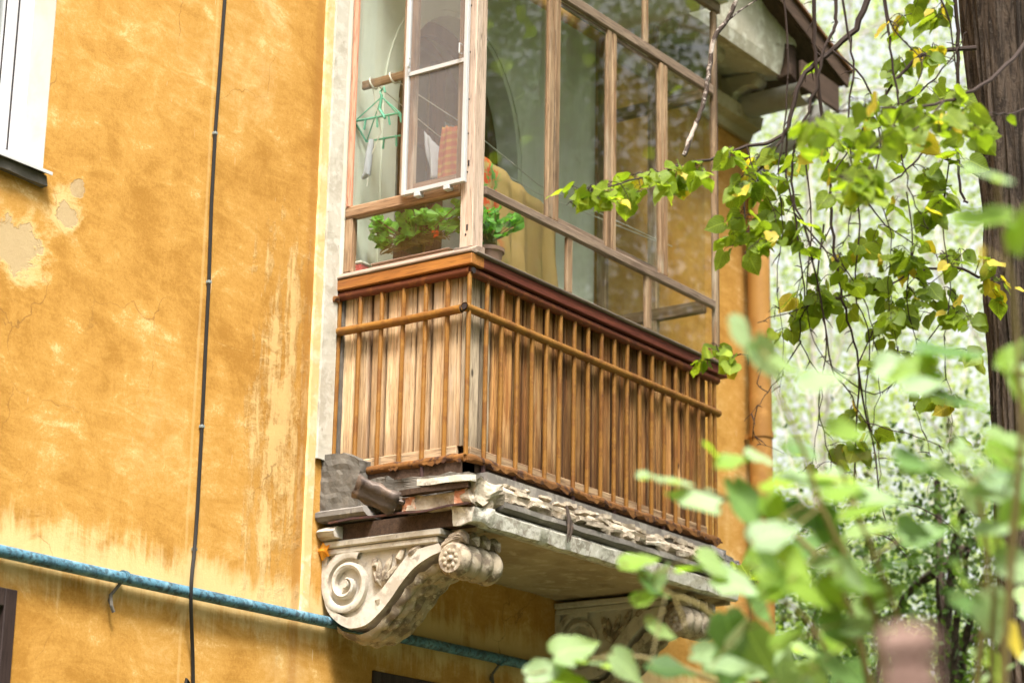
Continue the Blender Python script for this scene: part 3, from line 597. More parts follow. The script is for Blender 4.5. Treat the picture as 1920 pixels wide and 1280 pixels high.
o = box('rubble_ledge', M['crust'], slab, -.10, .06, -.92, -.55, -.255, -.185, 0); rough(o, 6, .024, 16, 11)
o = box('brick_piece', M['brick'], slab, -.105, -.03, -.60, -.52, -.245, -.19, 0); rough(o, 2, .014, 20, 13)
o = box('brick_piece', M['brick'], slab, -.108, -.03, -.90, -.83, -.25, -.185, 0); rough(o, 2, .014, 20, 17)
o = box('painted_slat', M['whitepaint'], slab, -.135, -.10, -.945, -.62, -.148, -.118, 0); rough(o, 3, .012, 9, 21)
o = box('dark_lath', M['eave'], slab, -.128, -.09, -.92, -.52, -.180, -.155, 0); rough(o, 2, .006, 9, 23)
m = MB(); m.box(-.112, -.10, -.93, -.08, -.262, -.252); o = m.build('rusty_flashing', M['stub'], slab); rough(o, 5, .012, 12, 25)
m = MB(); m.box(-.05, .098, -.86, -.10, -.335, -.262); m.build('gap_shade', M['eave'], slab)  # dark box standing in for the shade inside the broken gap
o = box('corner_lump', M['crust'], slab, -.10, .12, -.935, -.82, -.235, -.14, 0); rough(o, 4, .032, 13, 31)
o = box('corner_nose', M['whitepaint'], slab, -.09, .06, -.925, -.80, -.335, -.262, 0); rough(o, 4, .02, 12, 33)
m = MB(); m.box(-.02, 2.30, -.80, -.70, -.10, .0); m.build('dark_joist', M['eave'], slab)
m = MB(); m.box(-.015, .08, -.80, -.1, -.09, -.01); m.build('dark_joist', M['eave'], slab)
for (x, z, l) in ((.64, -.20, .16), (.66, -.235, .1)):
    m = MB(); m.tube([(x, -.945, z+.07), (x+.012, -.955, z), (x+.004, -.95, z-l*.7)], [.006, .012, .002], 6); o = m.build('hanging_splinter', M['sheetmetal'], slab)
# bent scrap of sheet metal
fr = thing('metal_scrap', (-.13, -.38, -.17), 'bent dark scrap of sheet metal hanging off the broken left edge of the balcony slab', 'metal scrap')
m = MB(); ax = Vector((.10, -.16, -.085)).normalized(); bx = Vector((-.3, -.35, .9)); bx = (bx-ax*bx.dot(ax)).normalized(); cx_ = ax.cross(bx)
if cx_.x > 0: cx_ = -cx_
rows = []
for i in range(7):
    t = i/6-.5; rows.append([Vector((-.15, -.41, -.165))+ax*t*.22+bx*(.075*math.sin(u))+cx_*(.045*math.cos(u)+.012*abs(math.sin(u*3))-.01)+Vector((0, 0, .007*math.sin(i*2.2+k))) for k, u in enumerate([-1.0+1.9*k/8 for k in range(9)])])
m.sheet(rows); o = m.build('curved_sheet', M['sheetmetal'], fr, True); s_ = o.modifiers.new('thick', 'SOLIDIFY'); s_.thickness = .004
m = MB(); m.tube([(-.13, -.50, -.20), (-.11, -.53, -.21), (-.09, -.545, -.195)], [.016, .014, .004], 6); m.build('torn_tab', M['sheetmetal'], fr)

# --- corbels
def make_corbel(xl, xr):
    body = [(0, -.405), (.70, -.405), (.74, -.43), (.70, -.452), (.63, -.475), (.55, -.52), (.475, -.59), (.41, -.665), (.35, -.715), (.27, -.765), (.17, -.768), (.065, -.70), (.01, -.60)]
    rec = [(a*.985+.004, b+.0) for a, b in body]
    m = MB(); m.prism(rec, lambda a, b: Vector((xl+.022, -a, b)), lambda a, b: Vector((xr-.022, -a, b)))
    o = m.build('corbel', M['corbel'], A)
    # top plate with two mouldings
    for (sa, za, zb, e) in ((.72, -.372, -.340, .018), (.695, -.405, -.374, .006)):
        q = MB(); q.box(xl-e, xr+e, -sa, -.002, za, zb); pl_ = q.build('plate', M['corbel'], o, bev=.006)
    # the S shaped band on both cheeks
    outer = [(-.0, -.40), (.0, -.501), (.017, -.606), (.064, -.694), (.168, -.760), (.278, -.757), (.365, -.702), (.426, -.645), (.49, -.573), (.562, -.509), (.648, -.467), (.73, -.445)]
    inner = [(.035, -.41), (.025, -.501), (.045, -.60), (.09, -.672), (.172, -.712), (.252, -.690), (.296, -.659), (.361, -.604), (.422, -.542), (.486, -.477), (.55, -.432), (.70, -.408)]
    sm2 = lambda L_: [(p.x, p.y) for p in smooth([Vector((a, b, 0)) for a, b in L_], 4, 0)]
    outer, inner = sm2(outer), sm2(inner)
    for (xf, sg) in ((xl, 1), (xr, -1)):
        q = MB(); xb_ = xf+sg*.024
        q.sheet([[Vector((xb_, -a, b)) for a, b in inner], [Vector((xf, -a, b)) for a, b in inner], [Vector((xf, -a, b)) for a, b in outer], [Vector((xb_, -a, b)) for a, b in outer]])
        q.build('scroll_band', M['corbel'], o)
        # spiral: a raised ribbon winding in to an eye
        q = MB(); rows = []; c0 = (.155, -.552); nn = 64
        for i in range(nn+1):
            t = i/nn; ang = math.pi*.35+t*2*math.pi*2.1; R1 = .150*(1-t)**.85+.022; w_ = .030*(1-t)+.012
            lift = xf-sg*.006*(1+2*t)
            def pt(R_, xx): return Vector((xx, -(c0[0]+R_*math.cos(ang)), c0[1]+R_*math.sin(ang)))
            rows.append([pt(R1-w_, xf+sg*.024), pt(R1-w_, lift+sg*.006), pt(R1-w_*.5, lift), pt(R1, lift+sg*.006), pt(R1, xf+sg*.024)])
        q.sheet(rows); q.build('spiral', M['corbel'], o, True)
        q = MB(); q.tube([(xf+sg*.02, -c0[0], c0[1]), (xf-sg*.016, -c0[0], c0[1])], [.034, .020], 12); q.build('spiral_eye', M['corbel'], o, True)
        # leaf sprays in the spandrel
        q = MB()
        for (s0, z0, ang, l) in ((.36, -.58, 100, .14), (.36, -.58, 70, .16), (.36, -.58, 45, .15), (.36, -.58, 122, .10), (.50, -.46, 30, .12), (.45, -.48, 62, .08), (.345, -.63, -75, .05), (.33, -.50, 110, .07)):
            a = RAD(ang); p0 = Vector((xf+sg*.022, -s0, z0)); d_ = Vector((0, -math.cos(a), math.sin(a)))
            q.tube([p0, p0+d_*l*.35+Vector((-sg*.012, 0, 0)), p0+d_*l*.75+Vector((-sg*.008, 0, 0)), p0+d_*l], [.006, .020, .016, .003], 7)
        q.build('leaf_spray', M['relief'], o, True)
    # acanthus on the underside: overlapping ribbed leaves following the S
    und = [(.10, -.745), (.20, -.79), (.29, -.785), (.37, -.735), (.43, -.68), (.50, -.60), (.57, -.54), (.66, -.50), (.73, -.485)]
    q = MB(); rows = []; nv = 40
    for i in range(len(und)*5-4):
        k = min(i//5, len(und)-2); f_ = i/5-k; s_ = und[k][0]*(1-f_)+und[k+1][0]*f_; z = und[k][1]*(1-f_)+und[k+1][1]*f_
        tn = Vector((und[k+1][0]-und[k][0], und[k+1][1]-und[k][1])).normalized(); nr = Vector((tn.y, -tn.x))
        row = []
        for j in range(nv+1):
            u = j/nv; ww = abs(u-.5)*2
            rib = .014*abs(math.sin(u*math.pi*5))+.014*abs(math.sin(i*.62+ww*3.2))*(1-.3*ww)
            hgt = .022*(1-ww**3)+rib+.006*noise.noise(Vector((s_*40, u*14, xl)))
            row.append(Vector((xl+.010+(xr-xl-.020)*u, -(s_+nr.x*hgt), z+nr.y*hgt)))
        rows.append(row)
    q.sheet(rows); q.build('acanthus', M['relief'], o, True)
    # the small front roll with rings
    q = MB(); n_ = 26; pts = []; rs = []
    for i in range(n_+1):
        u = i/n_; pts.append(Vector((xl-.028+(xr-xl+.056)*u, -.79, -.492))); rs.append(.066+.020*abs(math.sin(u*math.pi*4.0))+.004*noise.noise(Vector((u*20, 0, xl))))
    q.tube(pts, rs, 20); r_ = q.build('front_roll', M['relief'], o, True)
    for (xx, sg) in ((xl-.030, -1), (xr+.030, 1)):
        q = MB()
        for k in range(9):
            a = 2*math.pi*k/9; q.tube([(xx, -.79+.036*math.cos(a), -.492+.036*math.sin(a)), (xx+sg*.004, -.79+.036*math.cos(a), -.492+.036*math.sin(a))], [.013, .007], 7)
        q.tube([(xx, -.79, -.492), (xx+sg*.012, -.79, -.492)], [.016, .008], 9)
        q.build('roll_rosette', M['relief'], o, True)
    q = MB()
    for k in range(12):
        u = (k % 4)/3; lv = k//4; xx = xl+.01+(xr-xl-.02)*u
        q.tube([(xx, -.72-.02*lv, -.425+.018*lv), (xx, -.79-.018*lv, -.405+.012*lv), (xx, -.845, -.395), (xx, -.86, -.425)], [.018, .030, .024, .006], 7)
    q.build('top_leaf', M['relief'], o, True)
    return o
make_corbel(-.05, .22); make_corbel(1.94, 2.21)

# --- railing
rail = MB(); rail.tube([(-.045, -BD, .72), (.3, -BD, .72), (1.2, -BD-.003, .718), (2.0, -BD, .722), (2.345, -BD, .72)], .0215, 14, False); 
R_ = rail.build('railing', M['bar'], A, True)
def tubepart(name, mat, pts, r, n=12, par=R_, caps=True):
    m = MB(); m.tube(pts, r, n, caps); return m.build(name, mat, par, True)
tubepart('handrail', M['bar'], [(-.022, -.775, .72), (-.022, -.4, .716), (-.022, -.02, .722)], .0215, 14)
tubepart('handrail', M['bar'], [(2.30, -.79, .72), (2.30, -.02, .72)], .0215, 14)
m = MB(); m.tube([(-.048, -BD, .72), (-.043, -BD, .72)], .015, 12); m.build('open_pipe_end', M['screwblack'], R_)
m = MB(); m.tube([(-.022, -.795, .72), (-.022, -.776, .72)], .016, 12); m.build('open_pipe_end', M['screwblack'], R_)
tubepart('top_rail', M['tubetop'], [(-.02, -BD, .905), (1.1, -BD, .903), (2.33, -BD, .905)], .023)
tubepart('top_rail', M['tubetop'], [(-.012, -.82, .905), (-.012, -.4, .903), (-.012, .0, .907)], .023)
m = MB(); m.tube([(-.012, -.838, .905), (-.012, -.832, .905)], .016, 12); m.build('open_pipe_end', M['screwblack'], R_)
def jag(name, pts, r0, seed):
    P_ = []; r_ = []
    for i in range(len(pts)-1):
        for k in range(10):
            f_ = k/10; p = Vector(pts[i])*(1-f_)+Vector(pts[i+1])*f_; e = noise.noise(p*14+Vector((seed, 0, 0)))
            P_.append(p+Vector((0, 0, .006*e))); r_.append(r0*(1+.22*noise.noise(p*25+Vector((0, seed, 3)))))
    m = MB(); m.tube(P_, r_, 12); return m.build(name, M['rust'], R_, True)
jag('bottom_rail', [(-.02+2.37*i/12, -BD, -.004) for i in range(13)], .021, 1)
jag('bottom_rail', [(-.012, -.815+.67*i/5, -.004) for i in range(6)], .021, 5)
tubepart('bottom_rail', M['rust'], [(2.30, -.8, 0), (2.30, -.02, 0)], .021)
# rusty scale hanging below the bottom rail
rnd = random.Random(9)
for (a, b, ax) in ((-.02, 2.34, 'x'), (-.80, -.30, 'y')):
    m = MB(); top = []; bot = []; n_ = 90 if ax == 'x' else 30
    for i in range(n_+1):
        t = a+(b-a)*i/n_; dz = max(.002, .030*(.5+noise.noise(Vector((t*13, 3, 1))))*(.6+.8*rnd.random()))
        if noise.noise(Vector((t*5, 9, 2))) < -.12: dz = .002
        p = (t, -BD-.018, -.008) if ax == 'x' else (-.031, t, -.008)
        top.append(Vector(p)); bot.append(Vector(p)-Vector((0, 0, dz)))
    m.sheet([top, bot]); o = m.build('rust_scale', M['rust'], R_); so_ = o.modifiers.new('thick', 'SOLIDIFY'); so_.thickness = .004
bm_ = MB(); bm_.tube([(0, 0, -.446), (.001, 0, 0), (0, .001, .446)], .0115, 8, False); bar_me = bm_.mesh('bar', M['bar'], Vector((0, 0, 0)), True)
rnd = random.Random(3)
def bar_at(x, y, z=.45):
    q = Matrix.Rotation(rnd.uniform(-.004, .004), 4, 'X').to_quaternion() @ Matrix.Rotation(rnd.uniform(0, 6), 4, 'Z').to_quaternion()
    link_mesh('bar', bar_me, (x, y, z), R_, q)
for x in (-.016, .135, .261, .392, .521, .644, .765, .895, 1.018, 1.144, 1.269, 1.391, 1.516, 1.638, 1.764, 1.882, 2.003, 2.122, 2.249, 2.303): bar_at(x, -BD-(.006 if x < 0 else 0))
for y in (-.146, -.283, -.418, -.554, -.686): bar_at(-.012, y)
bar_at(-.012, -.012, .52)
for y in (-.15, -.28, -.41, -.54, -.67): bar_at(2.30, y)
for p in ((-.012, -.563), (.13, -BD), (.385, -BD), (.89, -BD), (1.27, -BD), (1.75, -BD)):
    m = MB(); m.tube([(p[0], p[1], -.01), (p[0]+.004, p[1]+.003, -.165)], .0125, 8); m.build('stub', M['stub'], R_, True)

# --- plank cladding behind the bars
C_ = MB(); C_.box(.055, 2.24, -.755, -.735, .02, .92); cl = C_.build('cladding', M['eave'], A)
m = MB(); m.box(.035, .055, -.735, -.004, .02, .92); m.build('backing', M['eave'], cl)
box('shade_filler', M['mortar'], cl, .0, .034, -.030, -.002, .05, .925, 0)  # dark strip standing in for the shade between planks and wall
def plank_mesh(name, wd, mat, nrm, along):
    h = wd/2-.0045; g_ = .007
    sec = [(-h, 0), (-h, .014), (-h+.004, .016), (-h+.020, .016), (-h+.0215, .016-g_), (-h+.0265, .016-g_), (-h+.028, .016), (h-.004, .016), (h, .012), (h, 0)]
    m = MB(); m.prism(sec, lambda a, b: along*a+nrm*b+Vector((0, 0, -.43)), lambda a, b: along*a+nrm*b+Vector((0, 0, .43))); return m.mesh(name, mat, Vector((0, 0, 0)))
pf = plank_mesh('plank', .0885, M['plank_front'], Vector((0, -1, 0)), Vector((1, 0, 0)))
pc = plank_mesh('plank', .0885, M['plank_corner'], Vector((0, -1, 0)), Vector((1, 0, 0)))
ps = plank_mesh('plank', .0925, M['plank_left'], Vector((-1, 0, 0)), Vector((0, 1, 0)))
rnd = random.Random(5)
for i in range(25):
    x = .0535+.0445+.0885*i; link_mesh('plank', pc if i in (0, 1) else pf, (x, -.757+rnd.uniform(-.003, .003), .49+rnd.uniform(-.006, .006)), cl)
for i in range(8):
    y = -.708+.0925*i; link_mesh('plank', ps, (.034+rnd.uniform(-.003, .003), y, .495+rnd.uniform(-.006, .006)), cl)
m = MB(); m.box(.014, .052, -.776, -.757, .06, .925); m.build('corner_trim', M['plank_corner'], cl)
m = MB(); m.box(.052, 2.24, -.796, -.775, .005, .062); m.build('bottom_batten', M['batten'], cl, bev=.004)
for (a, b, z0, z1) in ((-.74, -.02, .012, .066), (-.70, -.12, -.045, .004), (-.42, -.30, .02, .06)):
    m = MB(); m.box(.000 if z0 > 0.015 else .008, .016 if z0 > .015 else .030, a, b, z0, z1, .004); m.build('bottom_batten', M['battenY'], cl, bev=.004)
m = MB(); m.box(2.25, 2.27, -.755, -.02, .02, .92); m.build('end_boards', M['plank_front'], cl)

# --- sill and capping boards
box('capping_board', M['redboard'], A, -.012, 2.40, -.845, -.735, .932, .984, .004)
box('capping_board', M['orangeboard'], A, -.045, .060, -.846, -.005, .930, .986, .004)
def wedge_sill():
    m = MB(); m.prism([(.72, .987), (.858, .987), (.862, .998), (.80, 1.030), (.72, 1.035)], lambda a, b: Vector((-.02, -a, b)), lambda a, b: Vector((2.43, -a, b))); m.build('sill', M['sillX'], A, bev=.003)
    m = MB(); m.prism([(.06, .989), (-.050, .989), (-.052, 1.0), (.0, 1.032), (.06, 1.036)], lambda a, b: Vector((a, -.848, b)), lambda a, b: Vector((a, -.004, b))); m.build('sill', M['sillY'], A, bev=.003)
wedge_sill()
o = box('rusty_bracket', M['rust'], A, -.075, -.030, -.03, .0, .862, .90, .006); rough(o, 2, .01, 30, 2)

# --- glazing frame: part with mullions, rails and panes below it
YF0, YF1 = -.806, -.782
G = box('glazing_frame', M['post'], A, .002, .048, -.812, -.735, 1.034, 3.16, .004)
def fr_(name, mat, x0, x1, y0, y1, z0, z1, b=.004): return box(name, mat, G, x0, x1, y0, y1, z0, z1, b)
fr_('corner_stile', M['post'], .051, .098, -.806, -.74, 1.034, 3.16)
ZT0, ZT1, ZU0, ZU1 = 1.325, 1.375, 2.62, 2.685
for (a, b) in ((.641, .688), (.695, .742), (1.196, 1.240), (1.246, 1.289), (1.731, 1.768), (1.775, 1.811)):
    fr_('mullion', M['frameV'], a, b, YF0-.004*(int(a*1000) % 2), YF1, ZT1, ZU0)
for (a, b) in ((.833, .88), (1.593, 1.648)): fr_('mullion', M['frameV'], a, b, YF0, YF1, 1.030, ZT0)
for (a, b) in ((.833, .88), (1.573, 1.615)): fr_('mullion', M['frameV'], a, b, YF0, YF1, ZU1, 3.10)
fr_('end_post', M['frameV'], 2.325, 2.362, YF0-.004, YF1, 1.030, 3.16); fr_('end_post', M['blackwood'], 2.365, 2.395, YF0+.01, YF1, 1.030, 3.16)
fr_('transom', M['frameX'], .100, 2.323, YF0-.010, YF1-.002, ZT0, ZT1, .008)
fr_('transom', M['frameX'], .100, 2.323, YF0-.008, YF1-.002, ZU0, ZU1, .008)
fr_('sash_rail', M['frameX'], .743, 1.195, YF0+.012, YF1, ZT1+.004, ZT1+.034); fr_('sash_rail', M['frameX'], 1.290, 1.730, YF0+.012, YF1, ZT1+.004, ZT1+.034)
fr_('sash_rail', M['frameX'], .743, 1.195, YF0+.012, YF1, ZU0-.034, ZU0-.004); fr_('sash_rail', M['frameX'], 1.290, 1.730, YF0+.012, YF1, ZU0-.034, ZU0-.004)
fr_('head', M['frameX'], -.03, 2.40, YF0-.01, YF1, 3.165, 3.23); fr_('head', M['frameY'], -.03, .05, -.744, -.004, 3.165, 3.23)
for (a, b, z0, z1) in ((.098, .641, ZT1, ZU0), (.742, 1.196, ZT1+.03, ZU0-.03), (1.289, 1.731, ZT1+.03, ZU0-.03), (1.811, 2.325, ZT1, ZU0), (.098, .833, 1.034, ZT0), (.88, 1.593, 1.034, ZT0), (1.648, 2.325, 1.034, ZT0), (.098, .833, ZU1, 3.165), (.88, 1.573, ZU1, 3.165), (1.615, 2.325, ZU1, 3.165)):
    p_ = MB(); p_.box(a-.004, b+.004, -.793, -.789, z0-.004, z1+.004); o = p_.build('pane', M['glass'], G)
    o.rotation_euler = (random.uniform(-.006, .006), 0, random.uniform(-.006, .006))
# left flank
fr_('pole', M['pole'], -.012, .024, -.05, -.016, 1.37, 3.16, .012)
fr_('side_stile', M['frameV'], .0, .045, -.062, -.012, 1.035, 1.318)
fr_('side_stile', M['frameV'], .004, .045, -.385, -.350, 1.385, 3.16)
fr_('side_stile', M['frameV'], .006, .040, -.735, -.700, 1.385, 3.16); fr_('side_stile', M['frameV'], .010, .040, -.430, -.388, 1.385, 3.16)
fr_('side_transom', M['frameY'], -.006, .050, -.735, -.012, 1.320, 1.382, .008)
fr_('side_sash_rail', M['frameY'], .010, .04, -.698, -.432, 1.386, 1.43)
for (a, b, z0, z1) in ((-.352, -.046, 1.382, 3.16), (-.735, -.060, 1.034, 1.320)):
    p_ = MB(); p_.box(.022, .026, a, b, z0-.004, z1); p_.build('pane', M['glass'], G)
# right flank
for y in (-.05, -.40): fr_('side_stile', M['frameV'], 2.30, 2.34, y-.03, y+.03, 1.035, 3.16)
for z in (1.35, 2.64): fr_('side_transom', M['frameY'], 2.298, 2.342, -.744, -.081, z-.035, z+.035)
for (z0, z1) in ((1.036, 1.315), (1.385, 2.605), (2.675, 3.16)):
    for (a, b) in ((-.742, -.43), (-.37, -.08)):
        p_ = MB(); p_.box(2.318, 2.322, a, b, z0, z1); p_.build('pane', M['glass'], G)
box('floor', M['batten'], A, .08, 2.24, -.71, -.01, .0, .02, 0)
box('ceiling', M['plaster'], A, -.05, 2.42, -.86, -.035, 3.235, 3.26, 0)
box('roof', M['zinc'], A, -.08, 2.44, -.90, -.035, 3.262, 3.28, 0)
# screws and nail heads on the corner post
m = MB()
for z in (1.10, 1.42, 1.62, 1.80, 2.05, 2.30, 2.5): m.tube([(-.001, -.773, z), (.003, -.773, z)], .005, 6)
for z in (1.12, 1.45): m.box(.000, .004, -.785, -.776, z, z+.03)
m.build('screw_heads', M['screwblack'], G)

# --- insect screen on the left flank
sc_ = MB(); X0, X1 = -.040, -.018
sc_.box(X0, X1, -.420, -.398, 1.358, 3.1); sc_.box(X0, X1, -.786, -.764, 1.358, 3.1); sc_.box(X0, X1, -.764, -.420, 1.358, 1.380)
SF = sc_.build('insect_screen', M['pvc'], A, bev=.002)
m = MB(); m.box(X0+.004, X1, -.764, -.420, 1.990, 2.010); m.build('crossbar', M['pvc'], SF)
m = MB(); m.add([(-.028, -.764, 1.38), (-.028, -.42, 1.38), (-.028, -.42, 3.1), (-.028, -.764, 3.1)], [(0, 1, 2, 3)]); m.build('mesh_sheet', M['mesh'], SF)
for y in (-.432, -.752):
    m = MB(); m.tube([(-.04, y, 2.03), (-.06, y, 2.03), (-.06, y, 2.08), (-.04, y, 2.08)], .004, 6); m.build('handle', M['pvc'], SF)
for y in (-.50, -.68):
    m = MB(); m.box(-.045, -.006, y-.018, y+.018, 1.335, 1.357); m.build('clip', M['pvc'], SF, bev=.003)

# ================================================================== things inside the balcony
# drying rail
rd = thing('drying_rod', (.03, -.2, 2.06), 'wooden rod tied across the upper left pane of the balcony', 'rod')
m = MB(); m.bar((.055, -.05, 2.052), (.055, -.36, 2.052), .022, .045); m.build('rod', M['frameY'], rd, bev=.004)
for y in (-.12, -.25, -.35):
    m = MB(); m.tube([(.055+.030*math.cos(t), y+.01*math.sin(t), 2.052+.032*math.sin(t)) for t in [2*math.pi*k/12 for k in range(13)]], .0045, 6); m.build('tie', M['rope'], rd, True)
ln = thing('clothes_line', (.3, -.25, 1.95), 'thin white clothes lines strung inside the balcony behind the insect screen', 'line')
m = MB(); m.tube([(.06, -.14, 2.04), (.5, -.20, 1.90), (1.1, -.42, 1.72), (2.2, -.55, 1.72)], .003, 5); m.tube([(.06, -.26, 2.04), (.5, -.40, 1.90), (1.0, -.50, 1.72), (2.2, -.60, 1.70)], .003, 5); m.build('cord', M['rope'], ln)
m = MB(); m.tube([(.06, -.11, 2.04), (.07, -.14, 1.9), (.07, -.17, 1.78), (.06, -.12, 1.66), (.06, -.10, 1.5)], .003, 5); m.build('loose_cord', M['rope'], ln)
dr = thing('peg_hanger', (.16, -.16, 1.95), 'mint green plastic peg hanger dangling behind the upper left pane', 'peg hanger')
def hx(px, py, x=.045):
    d = at(px, py, 1)-CAM; t = (x-CAM.x)/d.x; return CAM+d*t
m = MB(); c = [hx(665, 228), hx(750, 212), hx(760, 235), hx(675, 250)]; c[2] += Vector((.09, .01, -.01)); c[3] += Vector((.09, .03, -.01)); m.tube(c+[c[0]], .006, 6); m.build('rail_ring', M['green'], dr)
m = MB(); h0 = hx(716, 182)
for k in c: m.tube([h0, k], .0035, 5)
m.tube([hx(716, 178), hx(712, 205), hx(722, 222)], .008, 6); m.tube([h0, h0+Vector((.0, .012, .03)), h0+Vector((0, -.012, .05)), h0+Vector((0, -.02, .02))], .006, 6); m.build('hook', M['green'], dr)
for i in range(9):
    f = i/8; p = c[0]*(1-f)+c[1]*f if i % 2 == 0 else c[3]*(1-f)+c[2]*f
    m = MB(); d_ = Vector((0, random.uniform(-.012, .012), -.055)); m.bar(p, p+d_, .005, .010, Vector((1, 0, 0))); m.bar(p+Vector((.006, .008, .01)), p+d_*.9+Vector((.004, 0, 0)), .004, .009, Vector((1, 0, 0))); m.build('peg', M['green'], dr)
def cloth(name, label, cat, pts_top, pts_bot, mat, folds, amp, nrm, thick=.006):
    t0, t1 = Vector(pts_top[0]), Vector(pts_top[1]); b0, b1 = Vector(pts_bot[0]), Vector(pts_bot[1]); rows = []
    for i in range(13):
        v = i/12; row = []
        for k in range(29):
            u = k/28; p = (t0*(1-u)+t1*u)*(1-v)+(b0*(1-u)+b1*u)*v
            row.append(p+nrm*(amp*(.3+v)*math.sin(u*math.pi*2*folds+2*v+noise.noise(Vector((u*3, v*2, folds)))*2))+Vector((0, 0, .012*noise.noise(Vector((u*5, v*2, 4))))))
        rows.append(row)
    m = MB(); m.sheet(rows); o = m.build(name, mat, None, True); s_ = o.modifiers.new('thick', 'SOLIDIFY'); s_.thickness = thick
    return tag(o, label, cat)
sk = MB(); pts = [hx(697, 262, .06), hx(693, 285, .06), hx(690, 310, .06), hx(688, 326, .06), hx(680, 335, .06)]; sk.tube(pts, [.014, .019, .020, .020, .010], 9)
tag(sk.build('sock', M['sock'], None, True), 'grey sock pegged under the mint green hanger', 'sock')
cloth('towel', 'orange checked towel hanging behind the insect screen', 'towel', [(.42, -.29, 1.90), (.42, -.39, 1.88)], [(.42, -.25, 1.52), (.42, -.45, 1.50)], M['check'], 1.5, .012, Vector((1, 0, 0)))
cloth('white_cloth', 'crumpled white cloth hanging left of the orange checked towel', 'cloth', [(.46, -.14, 1.92), (.50, -.24, 1.80)], [(.46, -.19, 1.62), (.5, -.30, 1.66)], M['white_cloth'], 1.5, .025, Vector((1, 0, 0)))
bl = cloth('blanket', 'yellow printed blanket draped over a line inside the front panes', 'blanket', [(.36, -.55, 1.70), (1.16, -.50, 1.60)], [(.40, -.60, .80), (1.15, -.56, .85)], M['blanket'], 5.0, .028, Vector((0, 1, 0)))
# potted plants
gl_me = []
for k in range(3):
    m = MB(); n_ = 16; ring = []
    for i in range(n_):
        a = 2*math.pi*i/n_; r_ = .042*(1+.10*math.cos(a*5+k)); 
        if abs(a-math.pi) < .3: r_ *= .35
        ring.append(Vector((r_*math.cos(a), r_*math.sin(a), .008*math.cos(a*4)+.006*k)))
    m.add([Vector((-.012, 0, -.004))]+ring, [(0, 1+i, 1+(i+1) % n_) for i in range(n_)]); gl_me.append(m.mesh('leaf', M['geran'], Vector((0, 0, 0)), True))
def geranium(name, label, base, spread, n, seed, potbuild, hgt):
    t = thing(name, base, label, 'potted plant'); potbuild(t); r = random.Random(seed); b = Vector(base); st_ = MB(); spots = []
    for i in range(n):
        p = b+Vector((r.uniform(-1, 1)*spread[0], r.uniform(-1, 1)*spread[1], r.uniform(.25, 1)**.8*hgt)); spots.append(p)
        mid = (b+p)/2+Vector((0, 0, .02)); st_.tube([b+Vector((r.uniform(-.03, .03), r.uniform(-.1, .1)*spread[1]*8, .03)), mid, p], .0028, 5)
    st_.build('stem', M['stem'], t)
    for p in spots:
        nr = Vector((r.uniform(-.9, -.1), r.uniform(-.8, .3), r.uniform(.1, 1))).normalized(); q = nr.to_track_quat('Z', 'Y') @ Matrix.Rotation(r.uniform(0, 6.28), 3, 'Z').to_quaternion()
        o = link_mesh('leaf', r.choice(gl_me), p, t, q); s = r.uniform(.65, 1.15); o.scale = (s, s, s)
    return t
def trough(t):
    b = Vector(WL[t.name]); m = MB(); m.box(b.x-.06, b.x+.06, b.y-.26, b.y+.22, b.z-.085, b.z-.05); m.build('trough', M['pot'], t, bev=.004)
    m = MB(); m.box(b.x-.065, b.x+.065, b.y-.265, b.y+.225, b.z-.049, b.z-.038); m.build('trough_rim', M['pot'], t, bev=.004)
geranium('geranium', 'bushy green geranium in a low trough on the sill behind the lower left pane', (.13, -.36, 1.12), (.045, .30), 62, 3, trough, .20)
rc = thing('food_tub', (.075, -.04, 1.06), 'small red tub with a cream lid at the wall end of the left sill', 'tub')
box('tub', M['redbox'], rc, .04, .11, -.095, -.012, 1.037, 1.085, .006); box('lid', M['whitebox'], rc, .036, .114, -.10, -.008, 1.0855, 1.10, .004)
def potb(t):
    b = Vector(WL[t.name]); m = MB(); m.tube([b+Vector((0, 0, -.10)), b+Vector((0, 0, -.015)), b+Vector((0, 0, -.014)), b+Vector((0, 0, .005))], [.055, .072, .08, .08], 18); m.build('pot', M['pot'], t, True)
geranium('potted_vine', 'small trailing plant in a pinkish pot just right of the corner post', (.34, -.665, 1.135), (.20, .04), 26, 8, potb, .22)
fl = MB(); r = random.Random(2)
for i in range(7):
    p = hx(818, 437, .10)+Vector((r.uniform(-.012, .012), r.uniform(-.018, .018), r.uniform(-.014, .014))); fl.tube([p, p+Vector((-.006, 0, .004))], [.010, .004], 6)
tag(fl.build('flower_head', M['flower'], None, True), 'small orange red flower head among the geranium leaves', 'flower')

